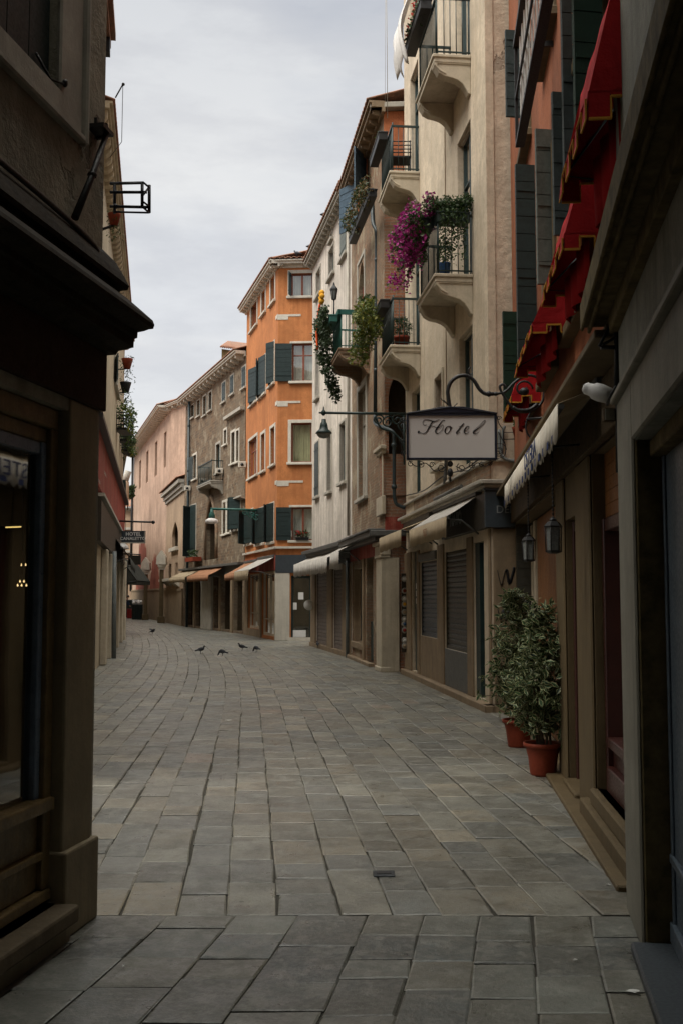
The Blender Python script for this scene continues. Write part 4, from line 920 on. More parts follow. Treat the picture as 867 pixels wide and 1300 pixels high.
def draped(F, s0, s1, z, o, n, down, outw, ragged=1):     # points spilling over a rail
    out=[]
    for _ in range(n):
        s = random.uniform(s0,s1); d = random.random()**1.3; cl = .5+.5*math.sin(s*7+1)*math.sin(s*3.1)
        out.append(F.P(s+random.gauss(0,.04), z+.12*random.random()-d*down*(.35+.65*cl)*ragged, o+outw*math.sin(math.pi*min(1,d+.25))*random.uniform(.2,1)))
    return out
a,b = BALS['b'][1]; z=6.5
t = planter(F, a+.25, b-.05, z+.80, .64, 'dark flower box with spilling magenta flowers on the middle stone balcony', M['irongreen'])
P_ = draped(F, a+.15, b+.1, z+1.02, .68, 2200, .8, .28); fol('foliage', t, P_, .07, GR, drop=.4)
P_ = draped(F, a+.12, b+.25, z+1.08, .72, 1100, 1.0, .36)
for k in range(16): P_ += blob_pts(F.P(b+.25-.09*k+random.gauss(0,.08), z+.95-.62*(1-k/16)+random.gauss(0,.08), .86+random.gauss(0,.05)), (.12,.10,.12), 26)
for k in range(14): P_ += blob_pts(F.P(a+.05+.07*k+random.gauss(0,.05), z+1.06+random.gauss(0,.07), .66+random.gauss(0,.08)), (.10,.10,.09), 28); 
fol('flowers', t, P_, .062, [(.42,.025,.22),(.28,.012,.15),(.50,.06,.30),(.34,.02,.20),(.06,.09,.03)], drop=.2, asp=.9)
t = planter(F, a-.02, a+.2, z+.80, .30, 'flower box with a rounded dark green hedge at the near end of the middle balcony', M['irongreen'], w=.5)
P_ = []
for k in range(14): P_ += blob_pts(F.P(a+.08+random.uniform(-.1,.25), z+1.10+random.uniform(-.05,.06), .06+k*.045), (.15,.15,.12), 210)
P_ += [F.P(a-.03+random.gauss(0,.05), z+1.0-random.random()*random.uniform(.2,.95), .1+random.random()*.42) for _ in range(1200)]
fol('foliage', t, P_, .05, DKG+GR[:1], drop=.3)
t = thing('blue_pot', F.P(a+.2,z,.40), 'blue glazed pot on the floor of the flowered middle balcony', 'pot'); mb = MB(); mb.lathe(F.P(a+.2,z+.0,.40), [(.001,0),(.07,0),(.085,.1),(.09,.2),(.10,.22),(.085,.22),(.08,.15)], 16); mb.build('vessel', M['bluepot'], t)
fol('foliage', t, blob_pts(F.P(a+.2,z+.42,.40),(.14,.14,.22),260), .05, GR)
a,b = BALS['a'][1]; z=9.97
t = planter(F, a+.1, b+.05, z+.78, .68, 'long dark flower box draped with white cloth on the top right balcony', M['iron'])
fol('foliage', t, draped(F, a+.1, b, z+.98, .70, 500, .3, .1), .06, DKG+GR[:2]); fol('flowers', t, draped(F, a+.3, b, z+1.05, .72, 130, .2, .1), .05, [(.5,.03,.02),(.6,.5,.45)], asp=.9)
t = thing('white_cloth', F.P(b,z+.4,.8), 'white cloth hanging over the far end of the topmost balcony', 'cloth'); mb = MB(); vs=[]; K=16; J=10
for j in range(J+1):
    for k in range(K+1): v=j/J; s_=b-.75+.95*k/K; vs.append(F.P(s_+.05*math.sin(v*5), z+1.5-v*(1.05+.18*math.sin(k*.8)), .78+.16*math.sin(v*2.6)+.035*math.sin(k*1.5+v*2)))
mb.add(vs, [(j*(K+1)+k,j*(K+1)+k+1,(j+1)*(K+1)+k+1,(j+1)*(K+1)+k) for j in range(J) for k in range(K)],0,True); mb.build('sheet', M['sack'], t, recalc=False, solid=.006)
a,b = BALS['d'][1]; z=6.5
t = thing('terracotta_pot', F.P(a+.45,z,.3), 'terracotta pot with spiky green plant on the lower left balcony', 'potted plant')
mb = MB(); mb.lathe(F.P(a+.45,z,.3), [(.001,0),(.11,0),(.15,.22),(.165,.23),(.165,.27),(.14,.27),(.13,.2)], 18); mb.build('pot', M['terracotta'], t); fol('foliage', t, blob_pts(F.P(a+.45,z+.45,.3),(.2,.2,.22),350), .09, DKG+GR[:1], asp=.25)
t = planter(F, a+.25, b+.15, z+.80, .66, 'flower box with yellow green trailing leaves at the far end of the lower left balcony', M['iron'])
YG = [(.16,.19,.03),(.11,.15,.03),(.20,.20,.04),(.07,.10,.025)]
P_ = draped(F, a+.5, b+.3, z+1.0, .72, 900, .8, .45)
for k in range(5): P_ += blob_pts(F.P(b+.15+.1*k, z+.75-.12*k, .85+.03*k), (.25,.25,.25), 130)
fol('foliage', t, P_, .10, YG, drop=.3); fol('flowers', t, P_[::60], .07, [(.7,.65,.6)], asp=.9)
a,b = BALS['c'][1]; z=10.0
t = planter(F, a+.3, b+.1, z+.76, .68, 'empty dark flower box on the rail of the upper left balcony', M['iron'])
fol('foliage', t, draped(F, a+.3,b,z+.95,.68,90,.2,.1), .05, DKG)
t = thing('iron_garden_chair', F.P(a+.6,z,.3), 'dark metal chair on the upper left stone balcony', 'chair'); c = F.P(a+.6,z,.3); mb = MB()
for dx,dy in ((-.2,-.2),(.2,-.2),(-.2,.2),(.2,.2)): mb.tube([c+Vector((dx,dy,0)),c+Vector((dx,dy,.45))], .012, 6)
mb.build('leg', M['iron'], t); mb = MB(); mb.cbox(c+UP*.46, .44,.44,.03); mb.build('seat', M['iron'], t)
mb = MB()
for zz in (.55,.62,.70,.78): mb.tube([c+Vector((-.22,-.2,zz)),c+Vector((.22,-.2,zz))], .012, 6)
for dx in (-.2,.2): mb.tube([c+Vector((dx,-.2,.45)),c+Vector((dx,-.2,.8))], .012, 6)
mb.build('backrest', M['iron'], t)
t = thing('hanging_cable', AT(491,120,19), 'thin pale cable hanging against the sky beside the top balconies', 'cable'); mb = MB(); mb.tube([AT(490,-20,19),AT(491,60,19),AT(491.5,150,19)], .006, 5); mb.tube([AT(489,-20,19),AT(488.5,130,19)], .003, 5); mb.build('rope', M['whitegrey'], t)
t = thing('wall_shelf_pot', AT(659,555,14.6), 'small terracotta pot on an iron wall bracket below the farthest red awning', 'potted plant')
c = AT(659,556,14.75); mb = MB(); mb.lathe(c, [(.001,0),(.07,0),(.10,.12),(.11,.15),(.09,.15),(.001,.13)], 14); mb.build('pot', M['terracotta'], t)
mb = MB(); mb.tube([c+Vector((-.22,0,.08)),c+Vector((-.22,0,-.02)),c+Vector((.1,0,-.01)),c+Vector((.1,.2,-.01))], .008, 5); mb.tube([c+Vector((-.22,0,.08)),c+Vector((-.05,0,.08))], .006, 5); mb.build('bracket', M['iron'], t)
fol('foliage', t, blob_pts(c+UP*.22,(.10,.1,.09),160), .045, GR)
# awnings of the cream house
s_n, s_f = F.sY(15.5), F.sY(18.8)
aw = awning(F, s_n, s_f, 3.10, 2.76, .52, 'pale cream awning with drooping valance nearest the corner of the cream house', M['awngrey'], M['awnbeige'], val=.30, sag=.01, group='canvas shop awnings')
text('PIZZ', .16, M['awnbrown'], F.P((s_n+s_f)/2, 2.62, .545), -F.u, UP, aw, ext=.001)
awning(F, F.sY(19.2), F.sY(22.1), 3.05, 2.80, .60, 'brown stained awning at the far end of the cream house', M['awnbeige'], M['awnbeige'], val=.30, sag=.02)
mb = MB(); mb.tube(cat_rom([R3.P(.3,3.62,.03),R3.P(1.6,3.58,.03),R3.P(3.2,3.66,.03),R3.P(5.2,3.60,.03),R3.P(7.2,3.7,.03)],6), .012, 5); mb.build('cable', M['iron'], b3)
mb = MB(); mb.tube(cat_rom([R3.P(2.9,3.7,.03),R3.P(2.94,6.0,.03),R3.P(2.9,9.5,.03),R3.P(2.95,14,.03)],6), .010, 5); mb.build('cable', M['r3base'], b3)
# ================================================================ OLD BRICK HOUSE
C4 = Vector((.93, 22.75, 0)); F = Fac((C4.x,C4.y), (.27, 27.9)); R4=F; E=F.len
FN = Fac((C4.x+3.5,C4.y-.25+.05), (C4.x,C4.y), toward=(0,0))
if FN.n.y > 0: FN.n = -FN.n
b4 = thing('old_brick_house', F.A, 'narrow weathered brick house with stone column at street level beyond the cream house', 'building')
def WW(F, x0,x1,y0,y1, parent, **k): return window(F, F.rect(x0,x1,y0,y1), parent, **k)
FN.holes.append((FN.len-.62, FN.len-.08, 4.6, 6.6, .5, ('point', .7)))
WW(F, 455,463, 330,430, b4, surround=.1, smat=M['whitegrey'], mull=0, arch=('point',.7), sill=True)
WW(F, 462,468, 395,440, b4, surround=.06, smat=M['whitegrey'], mull=0)
WW(F, 455,465, 492,632, b4, surround=.16, smat=M['whitegrey'], mull=1, fmat=M['whitegrey'], sill=True)
WW(F, 455,466, 215,275, b4, surround=.06, smat=M['r4red'], sh=((1,150),(-1,150)), shmat=M['blueshut'])
g1 = F.rect(447.5,461,740,830); g2_ = F.rect(465,473.5,720,840)
F.holes.append((g1[0],g1[1],.45,2.4,.5)); F.holes.append((g2_[0],g2_[1],.08,2.5,.5))
body([FN, F], [(F.B.x+6, F.B.y+.5)], 12.3, b4, M['r4wall'], [M['r4red'], M['r4brick']], per=[3,0])
mb = MB(); FN.box(mb, FN.len-1.6, FN.len-.0, 10.1, 12.28, 0,.02); mb.build('terracotta_panel', M['r4red'], b4)
eaves(F, 12.3, b4, .30, -.2, E, corb=.42, cd=.09, ch=.12, mat=M['r3base']); 
mb = MB(); FN.box(mb, FN.len-1.2, FN.len+.3, 12.3, 12.42, -.1,.2); mb.build('cornice_return', M['whitegrey'], b4, bev=.01)
mb = MB()   # corner column of the ground floor
F.box(mb, -.06, .62, 0, 2.42, -.1, .10); FN.box(mb, FN.len-.30, FN.len+.10, 0, 2.42, -.1, .061); F.box(mb, -.09,.66,2.42,2.48,-.1,.13); F.box(mb,-.11,.68,2.48,2.68,-.1,.12); F.box(mb,-.15,.72,2.68,2.76,-.1,.17); F.box(mb,-.09,.66,0,.1,-.1,.13)
mb.build('corner_column', M['r3stone'], b4, bev=.012)
mb = MB(); F.box(mb, -.03, .05, 3.35, 4.7, 0, .06); F.box(mb,-.2,.75,4.75,4.83,0,.14); F.box(mb,-.15,.7,4.66,4.75,0,.09); F.box(mb,-.1,.7,3.35,3.75,0,.08)
mb.build('stone_cap', M['r3stone'], b4, bev=.01)
mb = MB(); F.box(mb, -.05,.45,3.76,4.65,0,.04); FN.box(mb, FN.len-.5, FN.len+.03, 3.76,4.65,0,.04); mb.build('brick_pier', M['r4brick'], b4)
mb = MB(); F.box(mb, 0,E-.03,2.80,2.88,0,.22); F.box(mb,0,E-.03,2.88,3.0,0,.34); F.box(mb,0,E-.03,3.0,3.05,0,.38); FN.box(mb, FN.len-1.2, FN.len+.3, 2.88,3.0,0,.25); mb.build('string_course', M['sheet'], b4, bev=.01)
mb = MB(); F.box(mb, .7,E-.03,2.5,2.8,0,.05); FN.box(mb, FN.len-1.1, FN.len-.0, 2.78,3.3,0,.03); mb.build('red_fascia', M['l1band'], b4)
mb = MB(); s0,s1=g1[0],g1[1]; F.box(mb, s0,s0+.06,.45,2.4,-.15,-.02); F.box(mb, s1-.06,s1,.45,2.4,-.15,-.02); F.box(mb,s0+.06,s1-.06,2.3,2.4,-.15,-.03); F.box(mb,s0-.05,s1+.05,.3,.45,-.1,.05); W_=mb.build('shop_window', M['r3base'], b4, bev=.008)
mb = MB(); F.quad(mb, s0+.05,s1-.05,.47,2.32,-.1); mb.build('pane', M['glass'], W_, recalc=False)
mb = MB(); F.box(mb, s0+.3,s0+.75,.5,1.9,-.35,-.3); mb.build('display_panel', M['r3stone'], W_)
mb = MB(); F.box(mb, g2_[0]+.05,g2_[1]-.05,.1,2.45,-.2,-.15); F.box(mb, g2_[0]+.05,g2_[1]-.05,.1,1.0,-.15,-.1); mb.build('door', M['irongreen'], b4)
mb = MB(); F.box(mb, g2_[0]-.05,g1[1]+.3,0,.08,-.1,.12); mb.build('doorstep', M['r3base'], b4, bev=.01)
for a in ((g1[0]-.28,g1[0]-.06),(g1[1]+.03,g2_[0]-.03)):
    if a[1]>a[0]+.05: mb = MB(); F.box(mb, a[0],a[1],0,2.5,0,.05); mb.build('pilaster', M['r3base'], b4, bev=.01)
# downpipe on its corner
t = thing('downpipe', AT(474,560,22.9), 'dark green drain pipe running down the old brick house and bending behind the Hotel sign', 'drain pipe'); mb = MB(); Y_=22.45
mb.tube(cat_rom([AT(473,240,24.2),AT(473,280,24.0),AT(477,292,23.8),AT(478,305,23.8)],4)+[AT(477,420,23.8),AT(476,525,23.8)], .045, 8); mb.tube(cat_rom([AT(476,525,23.8),AT(476,538,23.6),AT(488,543,22.8),AT(499,549,Y_),AT(500,560,Y_)],5)+[AT(500,620,Y_)]+cat_rom([AT(500,630,Y_),AT(503,640,Y_),AT(514,645,Y_)],4), .038, 8)
for (x,y,Yq) in ((478,330,23.8),(477,400,23.8),(477,470,23.8),(500,565,Y_),(500,618,Y_)): mb.lathe(AT(x,y,Yq), [(.045,-.04),(.056,-.03),(.056,.03),(.045,.04)], 10)
mb.build('pipe', M['pipe'], t)
# plates fixed in a column between the brick house and the cream house
for i,(y,cc) in enumerate(((735,'sack'),(750,'terracotta'),(760,'paper'),(767,'yellow'),(777,'awnbeige'),(786,'paper'),(792,'bluepot'),(800,'redbin'),(813,'paper'),(820,'awnbeige'))):
    p = AT(513.3, y, 22.2); t = thing('wall_plate', p, 'decorated plate by the cream house door, %s in its row' % ['topmost','second from the top','third from the top','fourth from the top, yellow','fifth from the top','sixth from the top','seventh from the top, blue','third from the bottom, dark red','second from the bottom','lowest of all'][i], 'plate', 'decorated plates in a vertical row')
    mb = MB(); mb.lathe(p, [(.001,0),(.04,-.0),(.062,.014),(.066,.016),(.04,.01),(.001,.01)], 14, axis=(-.05,-1,0)); mb.build('dish', M['plateM'], t)
    mb = MB(); mb.lathe(p+Vector((0,-.013,0)), [(.001,0),(.036,0),(.036,.004),(.001,.004)], 12, axis=(-.05,-1,0)); mb.build('motif', M[cc], t)
t = thing('plate_rack', AT(513,775,22.25), 'dark tall board carrying the row of decorated plates', 'display board'); mb = MB(); p0=AT(509.5,828,22.26); p1=AT(517.5,728,22.26); mb.obox((p0.x,22.24,p0.z), XX*(p1.x-p0.x), YY*.05, UP*(p1.z-p0.z)); mb.build('board', M['brownsign'], t)
# first floor balcony with green rail and ivy
c4 = YR(F,24.8,26.6,0,1)
B_, (a,b) = balcony(F, 24.8, 26.4, 7.45, .72, b4, M['r4wall'], rail=.85, railmat=M['teal'])
mb = MB(); F.box(mb, a-.02,b+.02,7.45+.80,7.45+.92,.69,.76); mb.obox(F.P(a-.02,7.45+.80,0), F.u*.04, F.n*.74, UP*.12); mb.build('rail_board', M['teal'], B_)
t = planter(F, a+.1, b+.1, 8.1, .84, 'green flower box with long hanging ivy on the balcony of the old brick house', M['teal'])
P_ = draped(F, a+.3, b+.3, 8.45, .90, 1300, .9, .25)
for k in range(10): P_ += blob_pts(F.P(b+.0+random.uniform(-.15,.2), 8.2-.17*k, .92-.012*k*k*.35), (.30-.018*k,.2,.18), 150)
fol('foliage', t, P_, .10, [(.035,.06,.02),(.05,.08,.035),(.025,.045,.02),(.06,.09,.05)], drop=.5)
t = thing('orange_cloth', F.P(b-.2,8.0,1.0), 'orange and yellow cloth flower hanging on the ivy balcony', 'decoration')
mb = MB(); mb.tube(cat_rom([F.P(b-.1,8.9,1.02),F.P(b-.05,8.6,1.06),F.P(b-.1,8.2,1.1),F.P(b-.12,7.75,1.08)],5), .075, 8, flat=.4); mb.build('streamer', M['orange'], t)
mb = MB()
for k in range(6): an=k*math.pi/3; mb.ell(F.P(b-.32,9.02,1.0)+F.u*.11*math.cos(an)+UP*.12*math.sin(an), .07,.05,.07, 6)
mb.build('petals', M['yellow'], t)
t = thing('small_lantern', F.P(a+.5,8.45,.75), 'small black lantern standing on the ivy balcony rail', 'lantern'); c=F.P(a+.75,8.45,.76); mb = MB()
mb.tube([c-UP*.15,c+UP*.35],.018,6); mb.lathe(c+UP*.35, [(.03,0),(.05,.02)],6,smooth=False); mb.lathe(c+UP*.62,[(.10,-.02),(.09,.02),(.03,.10),(.015,.17)],6,smooth=False)
for k in range(6): an=k*math.pi/3; mb.tube([c+UP*.36+Vector((math.cos(an),math.sin(an),0))*.05,c+UP*.62+Vector((math.cos(an),math.sin(an),0))*.085],.008,4)
mb.build('casing', M['iron'], t); mb = MB(); mb.lathe(c+UP*.37,[(.045,0),(.08,.24)],6,smooth=False); mb.build('glass', M['lampglass'], t, recalc=False)
t = planter(F, F.hit(476,275,.3)[0], F.hit(450,275,.3)[0], 10.1, .35, 'flower box with dry mixed plants below the blue shutters', M['iron'])
sA,sB = sorted((F.hit(476,275,.3)[0], F.hit(450,275,.3)[0])); fol('foliage', t, draped(F, sA, sB, 10.5, .4, 900, .55, .25), .09, [(.10,.09,.03),(.05,.07,.03),(.16,.10,.04),(.03,.05,.02)], drop=.3)
t = thing('hanging_basket', AT(468,395,24.0), 'small plants in a dark box on an iron bracket beside the drain pipe', 'plant'); mb = MB(); c=AT(466,395,24.1); mb.cbox(c,.3,.2,.16); mb.tube([c-UP*.1,c+Vector((.2,0,-.3))],.012,5); mb.build('box', M['iron'], t); fol('foliage', t, blob_pts(c+UP*.2,(.28,.2,.2),260), .09, GR)
awning(F, F.sY(26.2), F.sY(28.0), 3.02, 2.72, .55, 'short pale awning on the far end of the old brick house', M['awngrey'], M['awngrey'], val=.42, sag=.02)
# street lamp on a long arm
t = thing('street_lamp', AT(515,524,22.3), 'green iron street lamp on a long arm, its bell lantern beside the orange house', 'street lamp', 'bell shaped street lamps')
Y_=22.0; mb = MB(); mb.tube([AT(408,524,Y_),AT(516,525.5,Y_)], .028, 8); mb.lathe(AT(411,524,Y_), [(.02,-.06),(.045,-.03),(.045,.03),(.02,.06),(.012,.12),(.001,.14)], 10); mb.tube([AT(405,524,Y_),AT(411,524,Y_)],.02,6)
for (cx_,cy_,r0) in ((480,533,.12),(492,536,.14),(504,533,.14),(511,541,.12)): mb.tube(scroll(AT(cx_,cy_,Y_),XX,UP,r0,.02,1.6,cx_%3,24), .016, 6)
mb.tube(cat_rom([AT(476,528,Y_),AT(483,543,Y_),AT(497,548,Y_),AT(508,558,Y_),AT(514,570,Y_)],5), .02, 6); mb.tube([AT(512,524,Y_),AT(513,590,Y_)], .022, 6); mb.tube([AT(512,545,Y_),AT(514,545,22.5)],.02,5)
mb.build('arm', M['irongreen'], t)
c = AT(411.3,534,Y_); mb = MB(); mb.lathe(c, [(.001,.03),(.045,.03),(.05,-.03),(.07,-.05),(.085,-.12),(.095,-.18),(.15,-.23),(.175,-.27),(.165,-.275),(.09,-.22),(.05,-.1)], 18); mb.build('lamp_hood', M['irongreen'], t)
mb = MB(); mb.lathe(c-UP*.26, [(.15,0),(.14,-.05),(.09,-.10),(.001,-.12)], 16); mb.build('lamp_glass', M['lampglass'], t)
# ================================================================ WHITE PLASTER HOUSE
F = Fac((.27, 27.95), tuple(G(396,819.5))[:2]); R5=F; E=F.len
b5 = thing('white_plaster_house', F.A, 'white plastered house with small windows between the orange house and the brick house', 'building')
for (x0,x1,y0,y1,kw) in ((433.5,440.5,283,325,dict(sh=((1,0),(-1,0)),shmat=M['greengrey'])),(418,424.5,315,350,{}),(402,407.5,343,375,dict(curtain=None)),
    (401.5,405.5,440,505,{}),(432,439,537,612,{}),(416,421,549,624,{}),(401,405.5,562,630,dict(sh=((1,0),(-1,0)),shmat=M['green2'])),(435,439,268,276,{}),(420,423,296,304,{}),(418,424,405,440,{})):
    if (x0,y0)==(418,405): continue
    WW(F,x0,x1,y0,y1,b5,surround=.07,smat=M['whitegrey'],mull=1,fmat=M['irongreen'],**kw)
r1_ = F.rect(402,417,720,818); r2_ = F.rect(423.5,436,722,824)
for r in (r1_,r2_): F.holes.append((r[0],r[1],.12,2.35,.2))
FN5 = None
body([F], [(F.B.x+5,F.B.y+.2),(F.A.x+6,F.A.y+.0)], 12.6, b5, M['r5wall'])
for r in (r1_,r2_): roller(F,(r[0],r[1],.12,2.35),b5,M['rollerpink'],-.06,.11)
eaves(F, 12.6, b5, .24, 0, E, corb=.40, cd=.08, ch=.12)
mb = MB(); s_ = sorted([0.05, r2_[0], r2_[1], r1_[0], r1_[1], E])
for a,b in ((.05,min(r2_[0],r1_[0])),(r2_[1],r1_[0]),(r1_[1],E)): F.box(mb, a+.02,b-.02,0,2.5,0,.05)
split_build(mb,'pilaster', M['r3base'], b5, bev=.01)
mb = MB(); F.box(mb, 0,E,2.95,3.05,0,.35); F.box(mb,0,E,2.85,2.95,0,.2); F.box(mb,0,E,2.5,2.85,0,.07); mb.build('string_course', M['sheet'], b5, bev=.01)
mb = MB(); F.box(mb, 0,E,-.02,.12,-.1,.08); mb.build('plinth', M['r3base'], b5)
mb = MB(); mb.tube([F.P(.12,0.0,.1),F.P(.12,2.6,.1)],.045,8); mb.build('downpipe', M['greypipe'], b5)
mb = MB(); mb.tube([F.P(.25,3.2,.05),F.P(.25,12.4,.05)],.035,8); mb.build('downpipe', M['whitegrey'], b5)
awning(F, .15, E-.2, 2.92, 2.62, .62, 'long pale fringed awning over the faded roller shutters of the white house', M['awngrey'], M['awngrey'], val=.42, scallop=18, sag=.03)
t = thing('round_wall_sign', AT(392.5,768,34.5), 'small round white sign on a bracket beside the glass door of the orange house', 'sign'); mb = MB(); mb.lathe(AT(392.5,768,34.5),[(.001,0),(.17,0),(.17,.04),(.001,.04)],18,axis=(0,-1,0)); mb.build('disc', M['paper'], t); mb = MB(); mb.tube([AT(392.5,768,34.52),AT(399,768,34.6)],.015,5); mb.build('bracket', M['iron'], t)
# ================================================================ ORANGE HOUSE
YO=38.7; C5 = AT(351.5,757,YO); FR = Fac((.9,YO-.25),(C5.x,YO)); FS = Fac((C5.x,YO),(-4.08,45.2)); 
if FR.n.y>0: FR.n=-FR.n
if FS.n.x>0: FS.n=-FS.n
b6 = thing('orange_house', FS.A, 'four storey orange house on the corner with white framed windows', 'building')
W6 = lambda F,x0,x1,y0,y1,**k: WW(F,x0,x1,y0,y1,b6,**k)
W6(FR,370,397,347,376,surround=.13,curtain=M['curtain'],sh=((1,100),(-1,100)),shw=.28,shmat=M['green'])
W6(FR,371,399,436,484,surround=.08,curtain=M['curtain'],sh=((-1,176),),shw=.62,shmat=M['green'])
W6(FR,370,396,537,587,surround=.12,curtain=M['blind'],mull=0)
W6(FR,370,399,644,686,surround=.08,curtain=M['curtain'],sh=((-1,176),),shw=.55,shmat=M['green'])
for r in ((319,327,384,416),(332.5,337.5,369,398),(344,349.5,351,384)): W6(FS,*r,surround=.12,curtain=None)
W6(FS,318,326.5,470,512,surround=.05,sh=((1,14),(-1,8)),shmat=M['green']); W6(FS,329,338,455,502,surround=.05,sh=((1,10),(-1,16)),shmat=M['green']); W6(FS,342.5,349,437,488,surround=.06,sh=((1,25),(-1,12)),shmat=M['green'])
W6(FS,316.5,327,557,605,surround=.12,curtain=M['curtain']); W6(FS,332,337,551,598,surround=.12,curtain=M['blind'],mull=0); W6(FS,344,349.5,543,590,surround=.12,curtain=M['blind'],mull=0)
W6(FS,313,322,648,690,surround=.05,sh=((1,14),(-1,30)),shmat=M['green']); W6(FS,326,336,646,690,surround=.05,sh=((1,12),(-1,20)),shmat=M['green']); W6(FS,341,348.5,640,688,surround=.06,sh=((1,15),(-1,25)),shmat=M['green'])
dO = FR.rect(369.5,395,742,806); FR.holes.append((dO[0],dO[1],.12,2.35,.6))
gO = FS.rect(316,331,738,802); gO2 = FS.rect(333,350,738,806)
FS.holes.append((gO[0],gO[1],.3,2.5,.6)); FS.holes.append((gO2[0],gO2[1],.12,2.5,.6))
body([FR,FS],[(FS.B.x+3,FS.B.y+2),(.9,YO+4)],13.85,b6,M['owall'])
eaves(FR,13.85,b6,.30,0,FR.len+.30,mat=M['white'],corb=.75,cd=.13,ch=.10,slope=.28); eaves(FS,13.85,b6,.30,-.30,FS.len+.1,mat=M['white'],corb=.45,cd=.09,ch=.10,slope=.28)
mb = MB()   # broken white stone quoins
for z,w in ((AT(352,402,YO).z,.85),(AT(352,512,YO).z,.85),(AT(352,613,YO).z,.95)):
    FR.box(mb, FR.len-w, FR.len+.02, z, z+.08, 0,.014); FR.box(mb, FR.len-w*.45, FR.len+.02, z-.12, z, 0,.013); FS.box(mb,-.015,.35,z-.05,z+.10,0,.02)
FR.box(mb, FR.len-.55,FR.len-.1,3.75,3.98,0,.02); split_build(mb,'quoin', M['white'], b6)
mb = MB(); FR.box(mb,0,FR.len+.05,3.33,3.41,0,.12); FS.box(mb,-.05,FS.len,3.33,3.41,0,.12); mb.build('string_course', M['white'], b6)
mb = MB(); FR.box(mb,0,FR.len+.04,2.45,3.1,0,.06); mb.build('fascia', M['signgrey'], b6)
mb = MB(); FS.box(mb,0,FS.len,2.55,3.1,0,.06); mb.build('fascia', M['l1band'], b6)
mb = MB(); FR.box(mb, dO[1]+.04, FR.len+.03, 0,2.45,0,.05); FS.box(mb,-.05,.12,0,2.5,0,.05); split_build(mb,'pier', M['white'], b6, bev=.015)
mb = MB(); 
for a,b in ((.13,gO2[0]-.02),(gO2[1]+.02,gO[0]-.02),(gO[1]+.02,FS.len)):
    if b>a+.03: FS.box(mb,a,b,0,2.54,0,.05)
split_build(mb,'pilaster', M['r3base'], b6)
mb = MB(); FS.box(mb,gO2[0]-.02,gO2[1]+.02,2.5,2.54,0,.05); FS.box(mb,gO[0]-.02,gO[1]+.02,0,.3,0,.04); split_build(mb,'stall_riser', M['r3base'], b6)
def glazed(F, r, parent, n, mat, pz=0.05, shelf=True):
    s0,s1,z0,z1 = r; mb = MB()
    for k in range(n+1): c=s0+(s1-s0)*k/n; c=min(max(c,s0+.035),s1-.035); F.box(mb,c-.03,c+.03,z0,z1,-.14,-.06)
    F.box(mb,s0,s1,z1-.06,z1,-.14,-.065); F.box(mb,s0,s1,z0,z0+.1,-.14,-.065); F.box(mb,s0,s1,z0+.6,z0+.64,-.14,-.068)
    W_ = mb.build('shop_window', mat, parent); mb = MB(); F.quad(mb,s0+.03,s1-.03,z0+.05,z1-.03,-.1); mb.build('pane', M['glass'], W_, recalc=False)
    return W_
W_=glazed(FS,(gO[0],gO[1],.3,2.5),b6,3,M['r3stone']); 
mb = MB()
for k in range(4): FS.box(mb,gO[0]+.25+.6*k,gO[0]+.55+.6*k,.5,2.1-.1*k,-.42,-.3)
mb.build('curtain', M['curtain'], W_)
W_=glazed(FS,(gO2[0],gO2[1],.12,2.5),b6,2,M['r3stone'])
mb = MB()
for k in range(6): mb.tube([FS.P(gO2[0]+.2+.35*k,.3,-.3),FS.P(gO2[0]+.35+.3*k,2.2,-.35)],.05,6)
mb.build('draped_goods', M['r3base'], W_)
mb = MB(); s0,s1,z0,z1=dO; FR.box(mb,s0,s0+.07,.12,2.35,-.2,-.1); FR.box(mb,s1-.07,s1,.12,2.35,-.2,-.1); FR.box(mb,s0+.07,s1-.07,2.25,2.35,-.2,-.1); D_=mb.build('door_frame', M['irongreen'], b6)
mb = MB(); FR.quad(mb,s0+.05,s1-.05,.15,2.3,-.16); mb.build('pane', M['shopglass'], D_, recalc=False)
for (x0,x1,y0,y1) in ((379,385.5,752,761),(371.5,377,765,774),(371,388.5,800,809)):
    a=FR.rect(x0,x1,y0,y1,-.1); mb = MB(); FR.box(mb,*a,-.13,-.11); mb.build('notice', M['paper'], D_)
mb = MB(); FR.box(mb, s0-.1,s1+.1,0,.12,-.2,.08); mb.build('doorstep', M['white'], b6)
awning(FS, .2, 3.4, 3.05, 2.55, 1.0, 'wide off-white fringed awning folded out over the orange house shop windows', M['awngrey'], M['awnbeige'], val=.38, scallop=22, sag=.02)
aw = awning(FS, 3.6, 6.5, 3.0, 2.50, .9, 'rust brown awning next to the wide off-white one', M['awnbrown'], M['awnbrown'], val=.25, sag=.03)
# planter on lowest window
r = FR.rect(376,392,680,686,.1); t = planter(FR, r[0], r[1], FR.rect(370,396,644,686)[2]+.0, -.02+.10, 'small flower box with red blossoms on the lowest orange house window', M['iron'], w=.14,h=.1); fol('foliage', t, [FR.P(random.uniform(r[0],r[1]),r[2]+.15+random.random()*.18,.1+random.gauss(0,.05)) for _ in range(180)], .09, DKG); fol('flowers', t, [FR.P(random.uniform(r[0],r[1]),r[2]+.2+random.random()*.15,.14+random.gauss(0,.04)) for _ in range(40)], .07, [(.4,.02,.02)], asp=.9)
